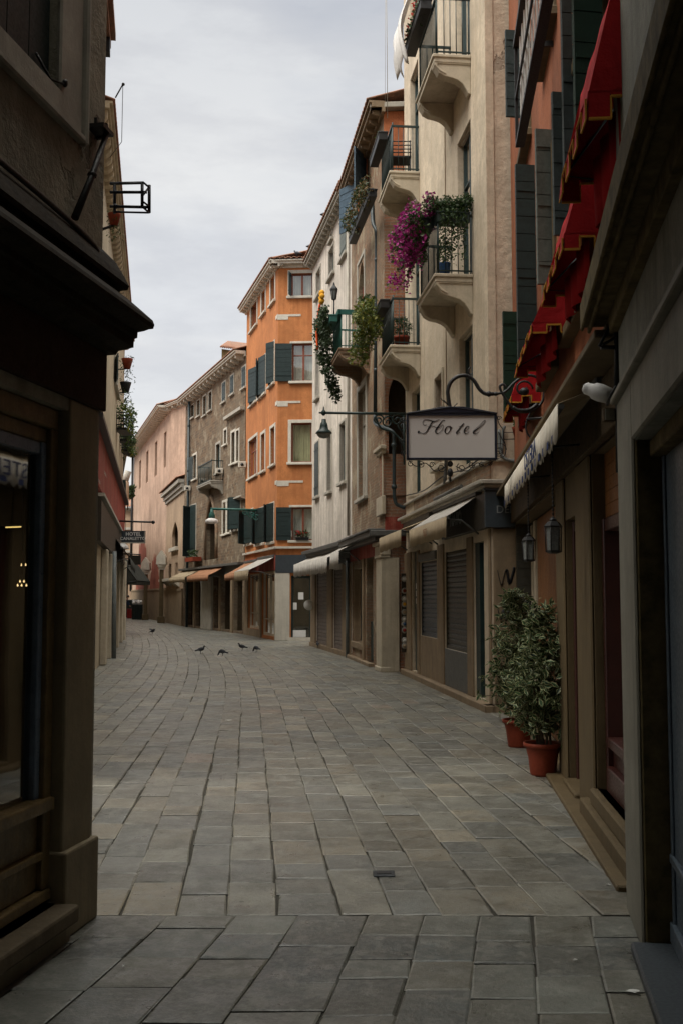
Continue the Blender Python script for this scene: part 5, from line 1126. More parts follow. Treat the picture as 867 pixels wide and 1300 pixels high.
# second street lamp
t = thing('street_lamp', AT(322,647,41.5), 'farther street lamp with teal arm and white shade in front of the pointed arch', 'street lamp', 'bell shaped street lamps'); Y_=41.5; mb = MB()
mb.tube([AT(268,646,Y_),AT(325,647.5,Y_),FS.P(FS.sY(42.3),AT(325,647,41.5).z,0)], .045, 8)
for (cx_,cy_,r0) in ((312,651,.14),(320,653,.16),(326,656,.16)): mb.tube(scroll(AT(cx_,cy_,Y_),XX,UP,r0,.02,1.5,cx_%3,20), .02, 6)
mb.build('arm', M['teal'], t); c=AT(269.5,650,Y_); mb = MB(); mb.lathe(c,[(.001,.12),(.06,.1),(.08,-.02),(.12,-.12),(.13,-.25),(.11,-.25)],14); mb.build('lamp_hood', M['teal'], t); mb = MB(); mb.lathe(c-UP*.25,[(.13,0),(.24,-.06),(.27,-.16),(.20,-.2),(.001,-.2)],16); mb.build('lamp_shade', M['sack'], t)
# ================================================================ STONE RUBBLE HOUSE
F = Fac((-4.12,45.3),(-8.45,57.2)); GF=F
b7 = thing('rubble_stone_house', F.A, 'old grey brown rubble house with pointed gothic arch beyond the orange house', 'building')
W7 = lambda x0,x1,y0,y1,**k: WW(F,x0,x1,y0,y1,b7,**({'smat':M['whitegrey'],'surround':.08,'mull':0,'fmat':M['irongreen']}|k))
for r in ((308,312.5,466,492),(293.5,297.5,477,500),(282.5,287,486,510),(265.5,269.5,498,521),(258.5,262.5,503,527)): W7(*r,sh=(((1,0),) if r[0]>275 else ()),shw=.55,shmat=M['green'])
W7(250.5,254.5,508,528,surround=.03); W7(243,247,514,530,surround=.03)
W7(294.5,299,549,588,surround=.12,smat=M['white']); W7(300.5,304,547,586,surround=.10,smat=M['white']); W7(285,288.5,546,564,surround=.10,smat=M['white']); W7(275,280,564,600,surround=.12,smat=M['whitegrey'])
W7(246,250,578,608,surround=.12,smat=M['white'],sh=((-1,172),),shw=.9)
W7(283.5,287.5,638,678,surround=.12,smat=M['white'],arch=('point',.8)); W7(289,293,636,676,surround=.12,smat=M['white'],arch=('point',.8))
W7(296,306,632,672,surround=.06,sh=((1,30),(-1,30))); W7(242,249.5,642,706,surround=.08,sh=((1,10),(-1,40)))
a = F.rect(263,276,634,710); F.holes.append((a[0],a[1],a[2],a[3],.8,('point',1.4)))
mb = MB(); pts=[]
for k in range(13):
    tt=k/12*2-1; x=(a[0]+a[1])/2+tt*(a[1]-a[0])*.55; pts.append(F.P(x, a[3]+.15-1.55*abs(tt)**1.35, .03))
mb.tube([F.P((a[0]+a[1])/2-(a[1]-a[0])*.55,a[2],.03)]+pts+[F.P((a[0]+a[1])/2+(a[1]-a[0])*.55,a[2],.03)], .1, 6); mb.build('arch_moulding', M['r4wall'], b7)
mb = MB(); F.box(mb, a[0]+.1,a[1]-.1,a[2],a[3]-.6,-.75,-.6); mb.build('arch_door', M['green'], b7)
for r in ((239.5,246.5,742,797),(249,256.5,742,798),(272,279,744,802),(281.5,294,744,802),(297,308,742,803)):
    q_=F.rect(*r); F.holes.append((q_[0],q_[1],.1,2.5,.6))
body([F],[(F.B.x+7,F.B.y+2),(F.A.x+3,F.A.y+1.2)],12.05,b7,M['gwall'])
eaves(F,12.05,b7,.45,0,F.len,mat=M['white'],corb=.75,cd=.22)
mb = MB(); F.box(mb,0,F.len,2.95,3.05,0,.3); F.box(mb,0,F.len,2.55,2.95,0,.08); mb.build('string_course', M['sheet'], b7)
mb = MB(); q_=F.rect(258,271,742,800); F.box(mb,q_[0],q_[1],0,2.55,0,.12); mb.build('stone_pier', M['whitegrey'], b7, bev=.02)
for r in ((246.7,248.8),(279.2,281.3),(294.2,296.8)):
    q_=F.rect(r[0],r[1],742,800); mb = MB(); F.box(mb,q_[0],q_[1],0,2.55,0,.06); mb.build('pilaster', M['r3base'], b7)
mb = MB(); q_=F.rect(296,312,620,636)
mb.extr([F.P(q_[0],0,0)+UP*q_[2],F.P(q_[1],q_[2],0),F.P(q_[1],q_[2]+.08,.25),F.P(q_[0],q_[2]+.08,.25)],UP*.05)
q_=F.rect(289,311,523,527); F.box(mb,q_[0],q_[1],F.hit(300,527)[1],F.hit(300,523)[1],0,.2); split_build(mb,'ledge', M['whitegrey'], b7)
B_,_ = balcony(F, F.P(F.hit(284,600)[0],0).y, F.P(F.hit(266,600)[0],0).y, F.hit(275,614)[1], .6, b7, M['whitegrey'], rail=.95)
for (x,y,lab) in ((279,598,'square white loudspeaker box beside the rubble house balcony'),(257.5,611,'square white loudspeaker box under the dark shutter of the rubble house'),(238.5,620,'square white loudspeaker box beside the drain pipe at the pink church corner'),(308,590,'square white box under the twin windows of the rubble house')):
    s,z = F.hit(x,y,.2); p=F.P(s,z,.2); t=thing('loudspeaker', p, lab, 'loudspeaker','white box loudspeakers'); mb = MB(); mb.cbox(p,.34,.22,.26,R(10)); mb.build('casing', M['white'], t, bev=.02)
    mb = MB(); mb.lathe(p+Vector((0,-.11,0)),[(.07,0),(.07,.015),(.001,.015)],12,axis=(0,-1,0)); mb.build('cone', M['iron'], t)
t = thing('downpipe', F.P(F.len,0,.1), 'tall grey drain pipe between the rubble house and the pink church', 'drain pipe'); mb = MB(); s,_=F.hit(239,650,.12); mb.tube([F.P(s,.0,.12),F.P(s,11.9,.12)],.07,8)
for k in range(5): mb.lathe(F.P(s,1+2.4*k,.12),[(.08,-.05),(.09,0),(.08,.05)],8)
mb.build('pipe', M['pipe'], t)
t = thing('pot_shelf', F.P(F.hit(241,713,.3)[0],F.hit(241,713,.3)[1],.3), 'reddish plant trough below the tall dark shutter of the rubble house', 'flower box'); s0_,z_=F.hit(250,712,.3); s1_,_=F.hit(240,712,.3); mb = MB(); F.box(mb,min(s0_,s1_),max(s0_,s1_),z_,z_+.2,.05,.5); mb.build('box', M['terracotta'], t); fol('foliage', t, [F.P(random.uniform(min(s0_,s1_),max(s0_,s1_)),z_+.25+random.random()*.3,.3) for _ in range(150)], .14, DKG)
awning(F, F.sY(53), F.sY(57), 3.0, 2.55, .85, 'beige awning at the far end of the rubble house', M['awnbeige'], M['awnbeige'], val=.25, sag=.03)
awning(F, F.sY(48.2), F.sY(52.6), 3.0, 2.55, .85, 'faded rust awning in the middle of the rubble house', M['awnbrown'], M['awnbrown'], val=.25, sag=.03)
# overhanging roof gable on top
t = thing('tiled_dormer', AT(300,450,50), 'small tiled dormer roof overhanging above the eaves of the rubble house', 'dormer'); mb = MB(); Y_=49.5
z1_,z0_ = AT(290,431,Y_).z, AT(290,446,Y_).z; x0_,x1_=AT(281,440,Y_).x,AT(318,440,Y_).x
K=6; n=14; vs=[]
for i in range(K+1):
    for k in range(n*4+1):
        x=x0_+(x1_-x0_)*k/(n*4); vs.append(Vector((x, Y_-.3+i*.5, z0_+.12+i*.16+.07*abs(math.sin(math.pi*k/4))-(x-x0_)*.12)))
m_=n*4+1; mb.add(vs,[(i*m_+k,i*m_+k+1,(i+1)*m_+k+1,(i+1)*m_+k) for i in range(K) for k in range(m_-1)],0,True); mb.build('roof', M['tile'], t, recalc=False, solid=.06)
mb = MB(); mb.extr([Vector((x0_+.05,Y_-.15,z0_+.08)),Vector((x1_,Y_-.15,z0_-.12)),Vector((x1_,Y_-.15,z0_-1.2)),Vector((x0_+.55,Y_-.15,z0_-.75)),Vector((x0_+.05,Y_-.15,z0_-.42))],YY*2.6); mb.build('wall', M['r1dark'], t)
# ================================================================ PINK CHURCH
FP1 = Fac((-8.6,62.2),(-10.75,66.0)); FP2 = Fac((-10.75,66.0),(-17.25,88))
if FP1.n.y>0: FP1.n=-FP1.n
b8 = thing('pink_church', FP2.A, 'large pink plastered church with tall blind windows closing the street', 'church')
for (x0,x1,y0,y1) in ((208.5,211.5,549,593),(197,200,561,604),(186,188.7,573,612),(177,179.4,585,620)):
    r=FP2.rect(x0,x1,y0,y1); FP2.holes.append((*r,.17))
body([FP1,FP2],[(-17,92),(-3,75)],13.35,b8,M['pwall'])
eaves(FP2,13.35,b8,.75,-.3,FP2.len+.3,mat=M['white'],corb=.7,cd=.3); eaves(FP1,13.35,b8,.35,0,FP1.len+.2,mat=M['white'],corb=.9)
mb = MB(); FP2.box(mb,0,FP2.len,0,2.0,0,.08); FP2.box(mb,0,FP2.len,2.0,2.12,0,.12); mb.build('plinth', M['r3base'], b8)
for (px_,pw,h) in ((196.5,6.5,2.6),(180.5,8,4.6)):
    mb = MB(); s=FP2.hit(px_,765)[0]; w=abs(FP2.hit(px_-pw,765)[0]-FP2.hit(px_+pw,765)[0])/2; K=40; pts=[]
    for k in range(K+1): tt=k/K*2-1; pts.append((s+tt*w, 2.12+h*max(.04,(1-abs(tt)**2.2))*(.86+.08*math.sin(k*.9)+.05*math.sin(k*2.6))))
    poly=[(s+w,2.12),(s-w,2.12)]+pts; mb.add([FP2.P(x,z,.012) for x,z in poly],[tuple(range(len(poly)))]); mb.build('exposed_render', M['redpatch'], b8, recalc=False)
mb = MB(); mb.tube([FP2.P(FP2.len-.4,2,.15),FP2.P(FP2.len-.4,13.2,.15)],.1,8); mb.build('downpipe', M['iron'], b8)
F = Fac((-8.5,57.4),(-10.9,66.2)); P2F=F
b9 = thing('side_chapel', F.A, 'lower beige chapel with pointed arched window in front of the pink church', 'chapel')
def bay(x0,x1,y0,y1,dp=.4,arch=None):
    r=F.rect(x0,x1,y0,y1); F.holes.append((*r,dp,arch)); return r
r_=bay(219,226.5,662,695,.4,('point',.8)); bay(215,218,716,736); bay(223,226,714,733)
body([F],[(F.B.x+4,F.B.y+1),(F.A.x+1,F.A.y+.3)],8.0,b9,M['p2wall'])
mb = MB(); 
for (o,z) in ((.1,7.3),(.2,7.5),(.35,7.75)): F.box(mb,-.02,F.len+o,z,z+.2,0,o)
mb.build('cornice', M['whitegrey'], b9); roof(F,8.0,b9,.45,0,F.len+.4,.35,2)
mb = MB(); F.box(mb,r_[0]-.25,r_[1]+.25,r_[2]-.2,r_[2],0,.18); q_=F.rect(211,228,735,738); F.box(mb,q_[0],q_[1],q_[2],q_[3]+.02,0,.45); mb.build('sill', M['white'], b9)
mb = MB()
for x in (213.5,218.5,224,228): s,z=F.hit(x,741); mb.extr([F.P(s-.12,z+.25,0),F.P(s-.12,z+.25,.4),F.P(s-.12,z+.05,.3),F.P(s-.12,z-.2,0)],F.u*.24)
split_build(mb,'bracket', M['white'], b9)
mb = MB(); F.box(mb,0,F.len,0,1.9,0,.08); F.box(mb,0,F.len,1.9,2.02,0,.12); mb.build('plinth', M['r3base'], b9)
for (x,lab) in ((205.5,'dark stone post with little gabled white top, nearer one against the church wall'),(185.5,'dark stone post with little gabled white top, farther one beside the bins')):
    s_,_ = FP2.hit(x,740,.6); g = FP2.P(s_,0,.6); w=.24; t=thing('stone_post', g, lab, 'post','gabled posts on the church wall')
    zt = AT(x,722,g.y).z if x>200 else AT(x,728,g.y).z
    mb = MB(); mb.cbox(g+UP*zt/2, w,w,zt, R(15)); mb.cbox(g+UP*.2,w*1.8,w*1.8,.4,R(15)); mb.build('shaft', M['r2stone'], t, bev=.03)
    mb = MB(); mb.cbox(g+UP*(zt+.02),w*1.5,w*1.5,.16,R(15)); mb.cbox(g+UP*(zt+.17),w*2.0,w*2.0,.14,R(15)); c=g+UP*(zt+.25)
    mb.extr([c+Vector((-.30,-.3,0)),c+Vector((.30,-.3,0)),c+Vector((.27,-.3,.45)),c+Vector((0,-.3,.85)),c+Vector((-.27,-.3,.45))],YY*.6); mb.build('cap', M['white'], t)
# ================================================================ LEFT ROW
LA = G(126,845); LB = G(153,812); d = (LB-LA); d = d/d.y
F = Fac((LA.x-d.x*(LA.y-9), 9),(LB.x,LB.y)); LF=F
b10 = thing('cream_row_house', F.B, 'long cream row house with red band and flower balconies along the left side', 'building')
for (x0,x1,y0,y1,kw) in ((145.8,149.5,462,496,dict(sh=((1,172),),shw=.6,shmat=M['green2'])),(132,134.5,548,572,{}),(136.5,138.5,560,585,{}),(128,130,570,600,{})):
    WW(F,x0,x1,y0,y1,b10,surround=.08,smat=M['whitegrey'],mull=0,fmat=M['irongreen'],**kw)
for y_ in (12,15,18,21): 
    for z_ in (4.0,7.2): window(F,YR(F,y_,y_+1,z_,z_+1.8),b10,.08,M['whitegrey'],fmat=M['irongreen'])
for (ya,yb) in ((25.3,27.2),(28.2,30.2),(31.2,33.2),(34.6,36.8)): F.holes.append((*YR(F,ya,yb,.1,2.5),.5))
body([F],[(F.B.x-6,F.B.y),(F.A.x-6,F.A.y)],11.1,b10,M['l1wall'])
eaves(F,11.1,b10,.26,F.sY(20),F.len+.1,mat=M['l1wall'],corb=.42,cd=.2)
eaves(F,13.6,b10,.5,F.sY(9),F.sY(20),mat=M['l1wall'],corb=.42,cd=.2)
mb = MB(); F.box(mb,0,F.sY(20),11.1,13.6,-.5,0); mb.build('upper_storey', M['l1wall'], b10)
mb = MB(); F.box(mb,F.sY(9.2),F.sY(13.3),8.75,8.86,0,.60); F.box(mb,F.sY(9.2),F.sY(13.3),8.86,8.95,0,.66); mb.build('roof_edge', M['tile'], b10)
mb = MB(); F.box(mb,F.sY(13.0),F.sY(13.15),8.55,8.745,.0,.6); mb.build('eaves_bracket', M['iron'], b10)
mb = MB(); F.box(mb,F.sY(20),F.len+.05,3.85,5.0,0,.10); 
bd=mb.build('red_band', M['l1band'], b10)
mb = MB(); F.box(mb,F.sY(20),F.len+.08,5.0,5.1,0,.24); mb.build('ledge', M['iron'], b10)
mb = MB()
for ya in (24.9,27.5,30.5,33.5,37.1): F.box(mb,F.sY(ya),F.sY(ya)+.45,0,2.7,0,.16)
F.box(mb,F.len-.5,F.len+.02,0,2.9,0,.2); split_build(mb,'pilaster', M['r3stone'], b10, bev=.02)
mb = MB(); F.box(mb,F.sY(22),F.len,2.75,3.6,0,.14); mb.build('fascia', M['brownsign'], b10)
mb = MB(); F.box(mb,F.sY(22),F.len,3.68,3.75,0,.2); mb.build('string_course', M['whitegrey'], b10)
mb = MB()
for ya,yb in ((25.4,27.1),(28.3,30.1),(31.3,33.1),(34.7,36.7)): F.box(mb,F.sY(ya),F.sY(yb),.1,2.5,-.3,-.25)
split_build(mb,'shop_shutter', M['roller'], b10)
mb = MB(); p=G(145,836); mb.tube([p,AT(145.5,700,p.y)],.06,8); mb.build('downpipe', M['greypipe'], b10)
t=thing('wall_lamp', AT(155.5,697,33), 'white dome wall lamp below the hotel board on the left', 'lamp'); c=AT(155.5,697,34); mb=MB(); mb.lathe(c,[(.001,.2),(.12,.17),(.2,.08),(.22,0),(.2,0)],16); mb.build('dome', M['sack'], t); mb=MB(); mb.tube([c+UP*.15,c+Vector((-.9,0,.2))],.02,6); mb.build('bracket', M['iron'], t)
awning(F, F.sY(30), F.sY(37.5), 3.4, 2.7, .55, 'dark closed awning halfway down the left row', M['awndark'], M['awndark'], val=.3, sag=.02)
# far awning with triangular side
t=thing('awning', AT(165,735,46), 'dark wedge shaped awning jutting into the far end of the street on the left', 'awning','canvas shop awnings'); mb=MB(); Y_=44
tri=[AT(154,709,Y_),AT(174.5,737,Y_),AT(170,740,Y_),AT(154,738,Y_)]; mb.extr([tri[0],tri[1],tri[1]-UP*.04,tri[0]-UP*.06],YY*3); mb.extr([tri[1],tri[1]-UP*.15,AT(158,742,Y_),AT(158,739,Y_)],YY*3); mb.extr([tri[0],tri[1],AT(156,740,Y_)],YY*.01); mb.build('canopy', M['awndark'], t); mb=MB(); mb.tube([AT(152,741,Y_),AT(173,738,Y_)],.03,6); mb.build('arm', M['iron'], t)
# balconies with plants on the left row
def lbal(x0,x1,y0,y1,Y,lab,n=500,cols=None,dx=.0):
    p0,p1=AT(x0,y1,Y),AT(x1,y0,Y); c=(p0+p1)/2; t=thing('window_planter', Vector((c.x,Y,p0.z)), lab, 'planter','planters on the left row'); mb=MB(); w=p1.x-p0.x; h=p1.z-p0.z
    wl = F.P(F.sY(Y),0).x
    mb.obox((wl,Y-.4,p0.z),XX*(p1.x-wl),YY*1.2,UP*.08)
    for k in range(8): mb.tube([(p1.x,Y-.4+.17*k,p0.z),(p1.x,Y-.4+.17*k,p0.z+h*.7)],.012,5)
    for zz in (.2,.45,.7): mb.tube([(wl,Y-.4,p0.z+h*zz),(p1.x,Y-.4,p0.z+h*zz),(p1.x,Y+.8,p0.z+h*zz)],.018,5)
    for k in range(5): mb.tube([(wl+(p1.x-wl)*k/5,Y-.4,p0.z),(wl+(p1.x-wl)*k/5,Y-.4,p0.z+h*.7)],.012,5)
    mb.build('cage', M['iron'], t); P_=[]
    for _ in range(n): P_.append(Vector((random.uniform(p0.x,p1.x+.1),Y+random.uniform(-.5,.8),p0.z+h*random.choice((.75,.85,1,.95,.3))+random.gauss(0,.12))))
    P_+=[Vector((p1.x+random.gauss(.05,.05),Y+random.uniform(-.5,.6),p0.z+h*random.random())) for _ in range(n//2)]
    fol('foliage', t, P_, .12, cols or GR, drop=.3)
lbal(147,164,517,548,33,'caged balcony planter full of yellow green leaves, highest on the left row',330,YG+GR)
lbal(151,165,550,562,36,'small balcony planter just under the highest one on the left',300,GR)
lbal(153,165,563,575,38,'lowest of the three leafy balcony planters on the left',300,YG+GR)
for (x,y,lab,cc) in ((162,462,'terracotta pot with trailing plant on an iron arm, against the sky on the left','terracotta'),(160,492,'dark pot with trailing stems below the terracotta one on the left','iron'),(145.5,279,'small red flowerpot beneath the iron sign frame','terracotta')):
    Y_ = 32 if y>300 else 14; c=AT(x,y,Y_); t=thing('hanging_pot', c, lab, 'pot','hanging pots'); mb=MB(); k_=1 if y>300 else .5; mb.lathe(c,[(.001,-.15*k_),(.1*k_,-.15*k_),(.17*k_,.12*k_),(.18*k_,.16*k_),(.15*k_,.16*k_)],12); mb.build('pot', M[cc], t)
    mb=MB(); mb.tube([c-UP*.15*k_,c+Vector((-.7*k_,0,-.2))],.02,6); mb.build('arm', M['iron'], t); fol('foliage', t, [c+Vector((random.gauss(.0,.1),random.gauss(0,.1),random.uniform(-.55,.25)))*k_ for _ in range(150)], .10*k_, DKG+GR, drop=.6, asp=.3)
# hotel board and brown board on the left
LS=34.0
t=thing('hanging_hotel_board', AT(170,682,LS), 'dark blue board with white hotel lettering hanging from a pole on the left', 'sign')
p0,p1=AT(155,689,LS),AT(185,674,LS); mb=MB(); mb.obox((p0.x,LS-.04,p0.z),XX*(p1.x-p0.x),YY*.08,UP*(p1.z-p0.z)); mb.build('board', M['signgrey'], t)
mb=MB(); z_=p0.z; mb.obox((p0.x-.0,LS-.05,z_-.02),XX*(p1.x-p0.x),YY*.1,UP*.04); mb.obox((p1.x-.03,LS-.05,z_+.02),XX*.03,YY*.1,UP*(p1.z-p0.z-.04)); mb.build('frame', M['whitegrey'], t)
text('HOTEL', .15, M['paper'], ((p0.x+p1.x)/2,LS-.045,p0.z+(p1.z-p0.z)*.72), XX, UP, t, ext=.004, bold=.004); text('CANALETTO', .135, M['paper'], ((p0.x+p1.x)/2-.01,LS-.045,p0.z+(p1.z-p0.z)*.34), XX, UP, t, ext=.004, bold=.003)
mb=MB(); mb.tube([AT(138,661,LS),AT(196,663,LS)],.03,6); mb.ell(AT(195,663,LS),.06,.06,.06); mb.tube([AT(180.5,663,LS),AT(180.5,674,LS)],.008,5); mb.tube([AT(160,663,LS),AT(160,674,LS)],.008,5)
mb.tube(cat_rom([AT(140,663,LS),AT(144,670,LS),AT(145,682,LS),AT(152,688,LS)],4),.02,6); mb.build('pole', M['iron'], t)
t=thing('brown_board', AT(172,711,37), 'small brown board hanging below the dark blue hotel board', 'sign'); p0,p1=AT(163,717,37),AT(179,705,37); mb=MB(); mb.obox((p0.x,37,p0.z),XX*(p1.x-p0.x),YY*.08,UP*(p1.z-p0.z)); mb.build('board', M['brownsign'], t, bev=.01); mb=MB(); mb.tube([AT(152,703,37),AT(179,704,37)],.02,6); mb.build('pole', M['iron'], t)
# second left house, far; and closing house
F2=Fac((LB.x-.25,LB.y+.1),(LB.x-.25-.224*42,LB.y+42)); 
F2.n = F2.n if F2.n.x>0 else -F2.n
b11=thing('far_row_house', F2.A, 'far left row house mostly hidden behind the cream one', 'building'); window(F2,YR(F2,45,46,4,5.6),b11,.08,M['whitegrey']); body([F2],[(F2.B.x-6,F2.B.y),(F2.A.x-6,F2.A.y)],7.6,b11,M['l1wall']); eaves(F2,7.6,b11,.4)
mb=MB(); F2.box(mb, .3,2.2,4.4,6.0,0,.35); bb=mb.build('green_bay_window', M['irongreen'], b11); mb=MB()
for k in range(3): F2.box(mb,.4+.6*k,.9+.6*k,4.8,5.9,.35,.36)
mb.build('pane', M['greengrey'], bb)
FC=Fac((-16.2,92.5),(-30,95)); 
if FC.n.y>0: FC.n=-FC.n
b12=thing('closing_house', FC.A, 'yellowish house closing the view at the far left bend of the street', 'building')
dd=(FC.len*0+1.6,3.6,.1,2.9); FC.holes.append((2.4,4.4,.1,3.0,.6)); FC.holes.append((5.2,6.6,.1,2.8,.6)); FC.holes.append((3,4,5,7,.4)); body([FC],[(-30,100),(-16.2,98)],9.2,b12,M['p2wall']); eaves(FC,9.2,b12,.4,corb=.9)
mb=MB(); 
for z in (3.4,5.4,7.4): FC.box(mb,0,FC.len,z,z+.2,0,.3)
mb.build('string_course', M['whitegrey'], b12)
t=thing('dormer_chimney', AT(163,600,90), 'slanted pale chimney cowl on the far left roofs', 'chimney'); mb=MB(); mb.tube([AT(159,612,70),AT(163.5,598,70)],.22,8); mb.build('pipe', M['whitegrey'], t); mb=MB(); mb.lathe(AT(158.5,616,70),[(.3,-1),(.3,.2),(.22,.3)],8); mb.build('base', M['p2wall'], t)
t=thing('roof_bush', AT(163,625,75), 'dark green bush growing on the roof edge at the far left', 'bush'); c=AT(163,626,75); mb=MB(); mb.tube([c-UP*1.2,c+UP*.2],.05,6); mb.build('stem', M['bark'], t); fol('foliage', t, blob_pts(c,(.45,.5,.5),400)+blob_pts(c+Vector((.3,0,.3)),(.2,.3,.25),120), .22, DKG)
# antenna on the left roofs
t=thing('roof_antenna', AT(151,150,18), 'thin roof aerial with a cross bar against the sky at upper left', 'antenna'); mb=MB(); Y_=18.5
mb.tube([AT(156.5,107,Y_),AT(155,180,Y_)],.006,5); mb.tube([AT(156.5,107,Y_),AT(147,124,Y_)],.013,5); mb.ell(AT(157,107,Y_),.03,.03,.03,6); mb.tube([AT(155,180,Y_),AT(140,200,Y_)],.006,5); mb.build('mast', M['iron'], t)
# ================================================================ PAVING
mb = MB(); mb.add([(-300,-200,-.010),(300,-200,-.010),(300,600,-.010),(-300,600,-.010)],[(0,1,2,3)]); g_=mb.build('ground', M['mortar'], base=(0,0,-.014), recalc=False); g_['kind']='structure'
def head(Y):
    if Y<14: return -.085
    if Y<30: return -.085-(Y-14)/16*.085
    if Y<60: return -.17-(Y-30)/30*.10
    return -.27
CL=[(5.55,.1)]; y=5.55
while y<100: CL.append((y+.25, CL[-1][1]+head(y)*.25)); y+=.25
def cx_(Y):
    i=(Y-5.55)/.25; i0=max(0,min(len(CL)-2,int(i))); f=i-i0; return CL[i0][1]*(1-f)+CL[i0+1][1]*f
def lx(Y): return (LF.P(LF.sY(Y),0).x if 9<Y<=LB.y else (LB.x-.224*(Y-LB.y)-.3 if Y>LB.y else L0.P(L0.sY(min(Y,9)),0).x - (0 if Y<5.5 else 2.2)))
def rx(Y):
    if Y<14.9: return R2.P(R2.sY(Y),0).x+.5
    if Y<22.6: return R3.P(R3.sY(Y),0).x+.2
    if Y<28: return R4.P(R4.sY(Y),0).x+.2
    if Y<35: return R5.P(R5.sY(Y),0).x+.2
    if Y<38.8: return 1.5
    if Y<45.3: return FS.P(FS.sY(Y),0).x+.2
    if Y<57.3: return GF.P(GF.sY(Y),0).x+.2
    if Y<66: return P2F.P(P2F.sY(Y),0).x+.2
    return FP2.P(FP2.sY(Y),0).x+.2
BASEC=[(.165,.160,.135),(.19,.182,.15),(.14,.138,.12),(.205,.195,.16),(.18,.165,.13),(.115,.118,.108),(.20,.175,.13),(.15,.15,.138),(.13,.135,.125)]
def stone_top(mb, fx, t0,t1,y0,y1,g=.003,b=.009,z=0,dark=False):
    c=random.choice(BASEC); k=random.uniform(.60,1.15); c=tuple(x*k for x in c)
    if dark: c=(c[0]*.66,c[1]*.72,c[2]*.76)  # near zone: foreground shade and cool sky light put into the stone colour

    if random.random()<.012: c=(.20,.15,.115)
    J=lambda s=.0042: random.gauss(0,s)
    cs=[(t0+g+J(),y0+g+J()),(t1-g+J(),y0+g+J()),(t1-g+J(),y1-g+J()),(t0+g+J(),y1-g+J())]
    h=z+random.gauss(0,.0014); tx,ty=random.gauss(0,.0012),random.gauss(0,.0012)
    O=[Vector((fx(y)+t,y,h-.0045)) for t,y in cs]; tc=(t0+t1)/2; yc=(y0+y1)/2
    ins=[(t+(b if t<tc else -b), y+(b if y<yc else -b)) for t,y in cs]
    I=[Vector((fx(y)+t,y,h+tx*(1 if t>tc else -1)+ty*(1 if y>yc else -1))) for t,y in ins]
    D=[p-UP*.012 for p in O]
    mb.add(O+I+D,[(4,5,6,7),(0,1,5,4),(1,2,6,5),(2,3,7,6),(3,0,4,7),(8,9,1,0),(9,10,2,1),(10,11,3,2),(11,8,0,3)],0,False,c)
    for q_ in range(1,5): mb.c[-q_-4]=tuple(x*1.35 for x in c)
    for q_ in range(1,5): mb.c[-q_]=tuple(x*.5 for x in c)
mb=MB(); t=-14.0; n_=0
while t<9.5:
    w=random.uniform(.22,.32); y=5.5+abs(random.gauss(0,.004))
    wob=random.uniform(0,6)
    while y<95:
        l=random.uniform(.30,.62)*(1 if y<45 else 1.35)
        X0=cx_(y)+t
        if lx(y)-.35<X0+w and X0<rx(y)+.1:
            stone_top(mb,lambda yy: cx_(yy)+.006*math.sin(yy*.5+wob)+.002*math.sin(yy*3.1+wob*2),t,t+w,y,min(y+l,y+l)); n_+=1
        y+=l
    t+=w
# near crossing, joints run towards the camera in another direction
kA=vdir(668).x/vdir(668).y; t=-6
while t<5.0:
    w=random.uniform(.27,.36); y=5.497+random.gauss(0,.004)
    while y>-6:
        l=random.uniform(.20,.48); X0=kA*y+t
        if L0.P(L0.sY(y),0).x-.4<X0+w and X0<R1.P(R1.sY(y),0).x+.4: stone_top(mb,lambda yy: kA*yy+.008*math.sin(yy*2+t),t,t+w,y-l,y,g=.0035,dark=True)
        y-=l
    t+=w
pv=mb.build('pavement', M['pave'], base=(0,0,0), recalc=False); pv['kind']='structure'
# ================================================================ SMALL GROUND THINGS
t=thing('drain_cover', G(487,1110), 'small square metal drain plate set in the paving near the foreground', 'drain cover'); c=G(487,1110); mb=MB(); mb.cbox(c+UP*.004,.125,.12,.008); mb.build('plate', M['grate'], t, bev=.003); mb=MB(); mb.cbox(c+UP*.0095,.085,.05,.003); mb.build('recess', M['iron'], t)
def litter(x,y,r,lab,mat='paper',ry=.6):
    c=G(x,y); mb=MB(); K=9; vs=[c+UP*.012]
    for k in range(K): a_=2*math.pi*k/K; q_=r*random.uniform(.6,1.2); vs.append(c+Vector((q_*math.cos(a_),ry*q_*math.sin(a_),.006+random.random()*.008)))
    mb.add(vs,[(0,1+k,1+(k+1)%K) for k in range(K)]); tag(mb.build('paper_scrap', M[mat], base=c, recalc=False, solid=.001), lab, 'litter', 'scraps of litter')
litter(803,1261,.032,'white crumpled scrap of paper in the bottom right corner'); litter(772,1125,.014,'tiny white scrap near the right wall, upper one')
litter(730,1221,.010,'tiny pale scrap left of the large paper scrap'); litter(290,915,.05,'flat pale scrap on the left part of the street'); litter(157,1229,.010,'tiny white scrap by the left shop step'); litter(158,838,.14,'pale scrap at the foot of the left row')
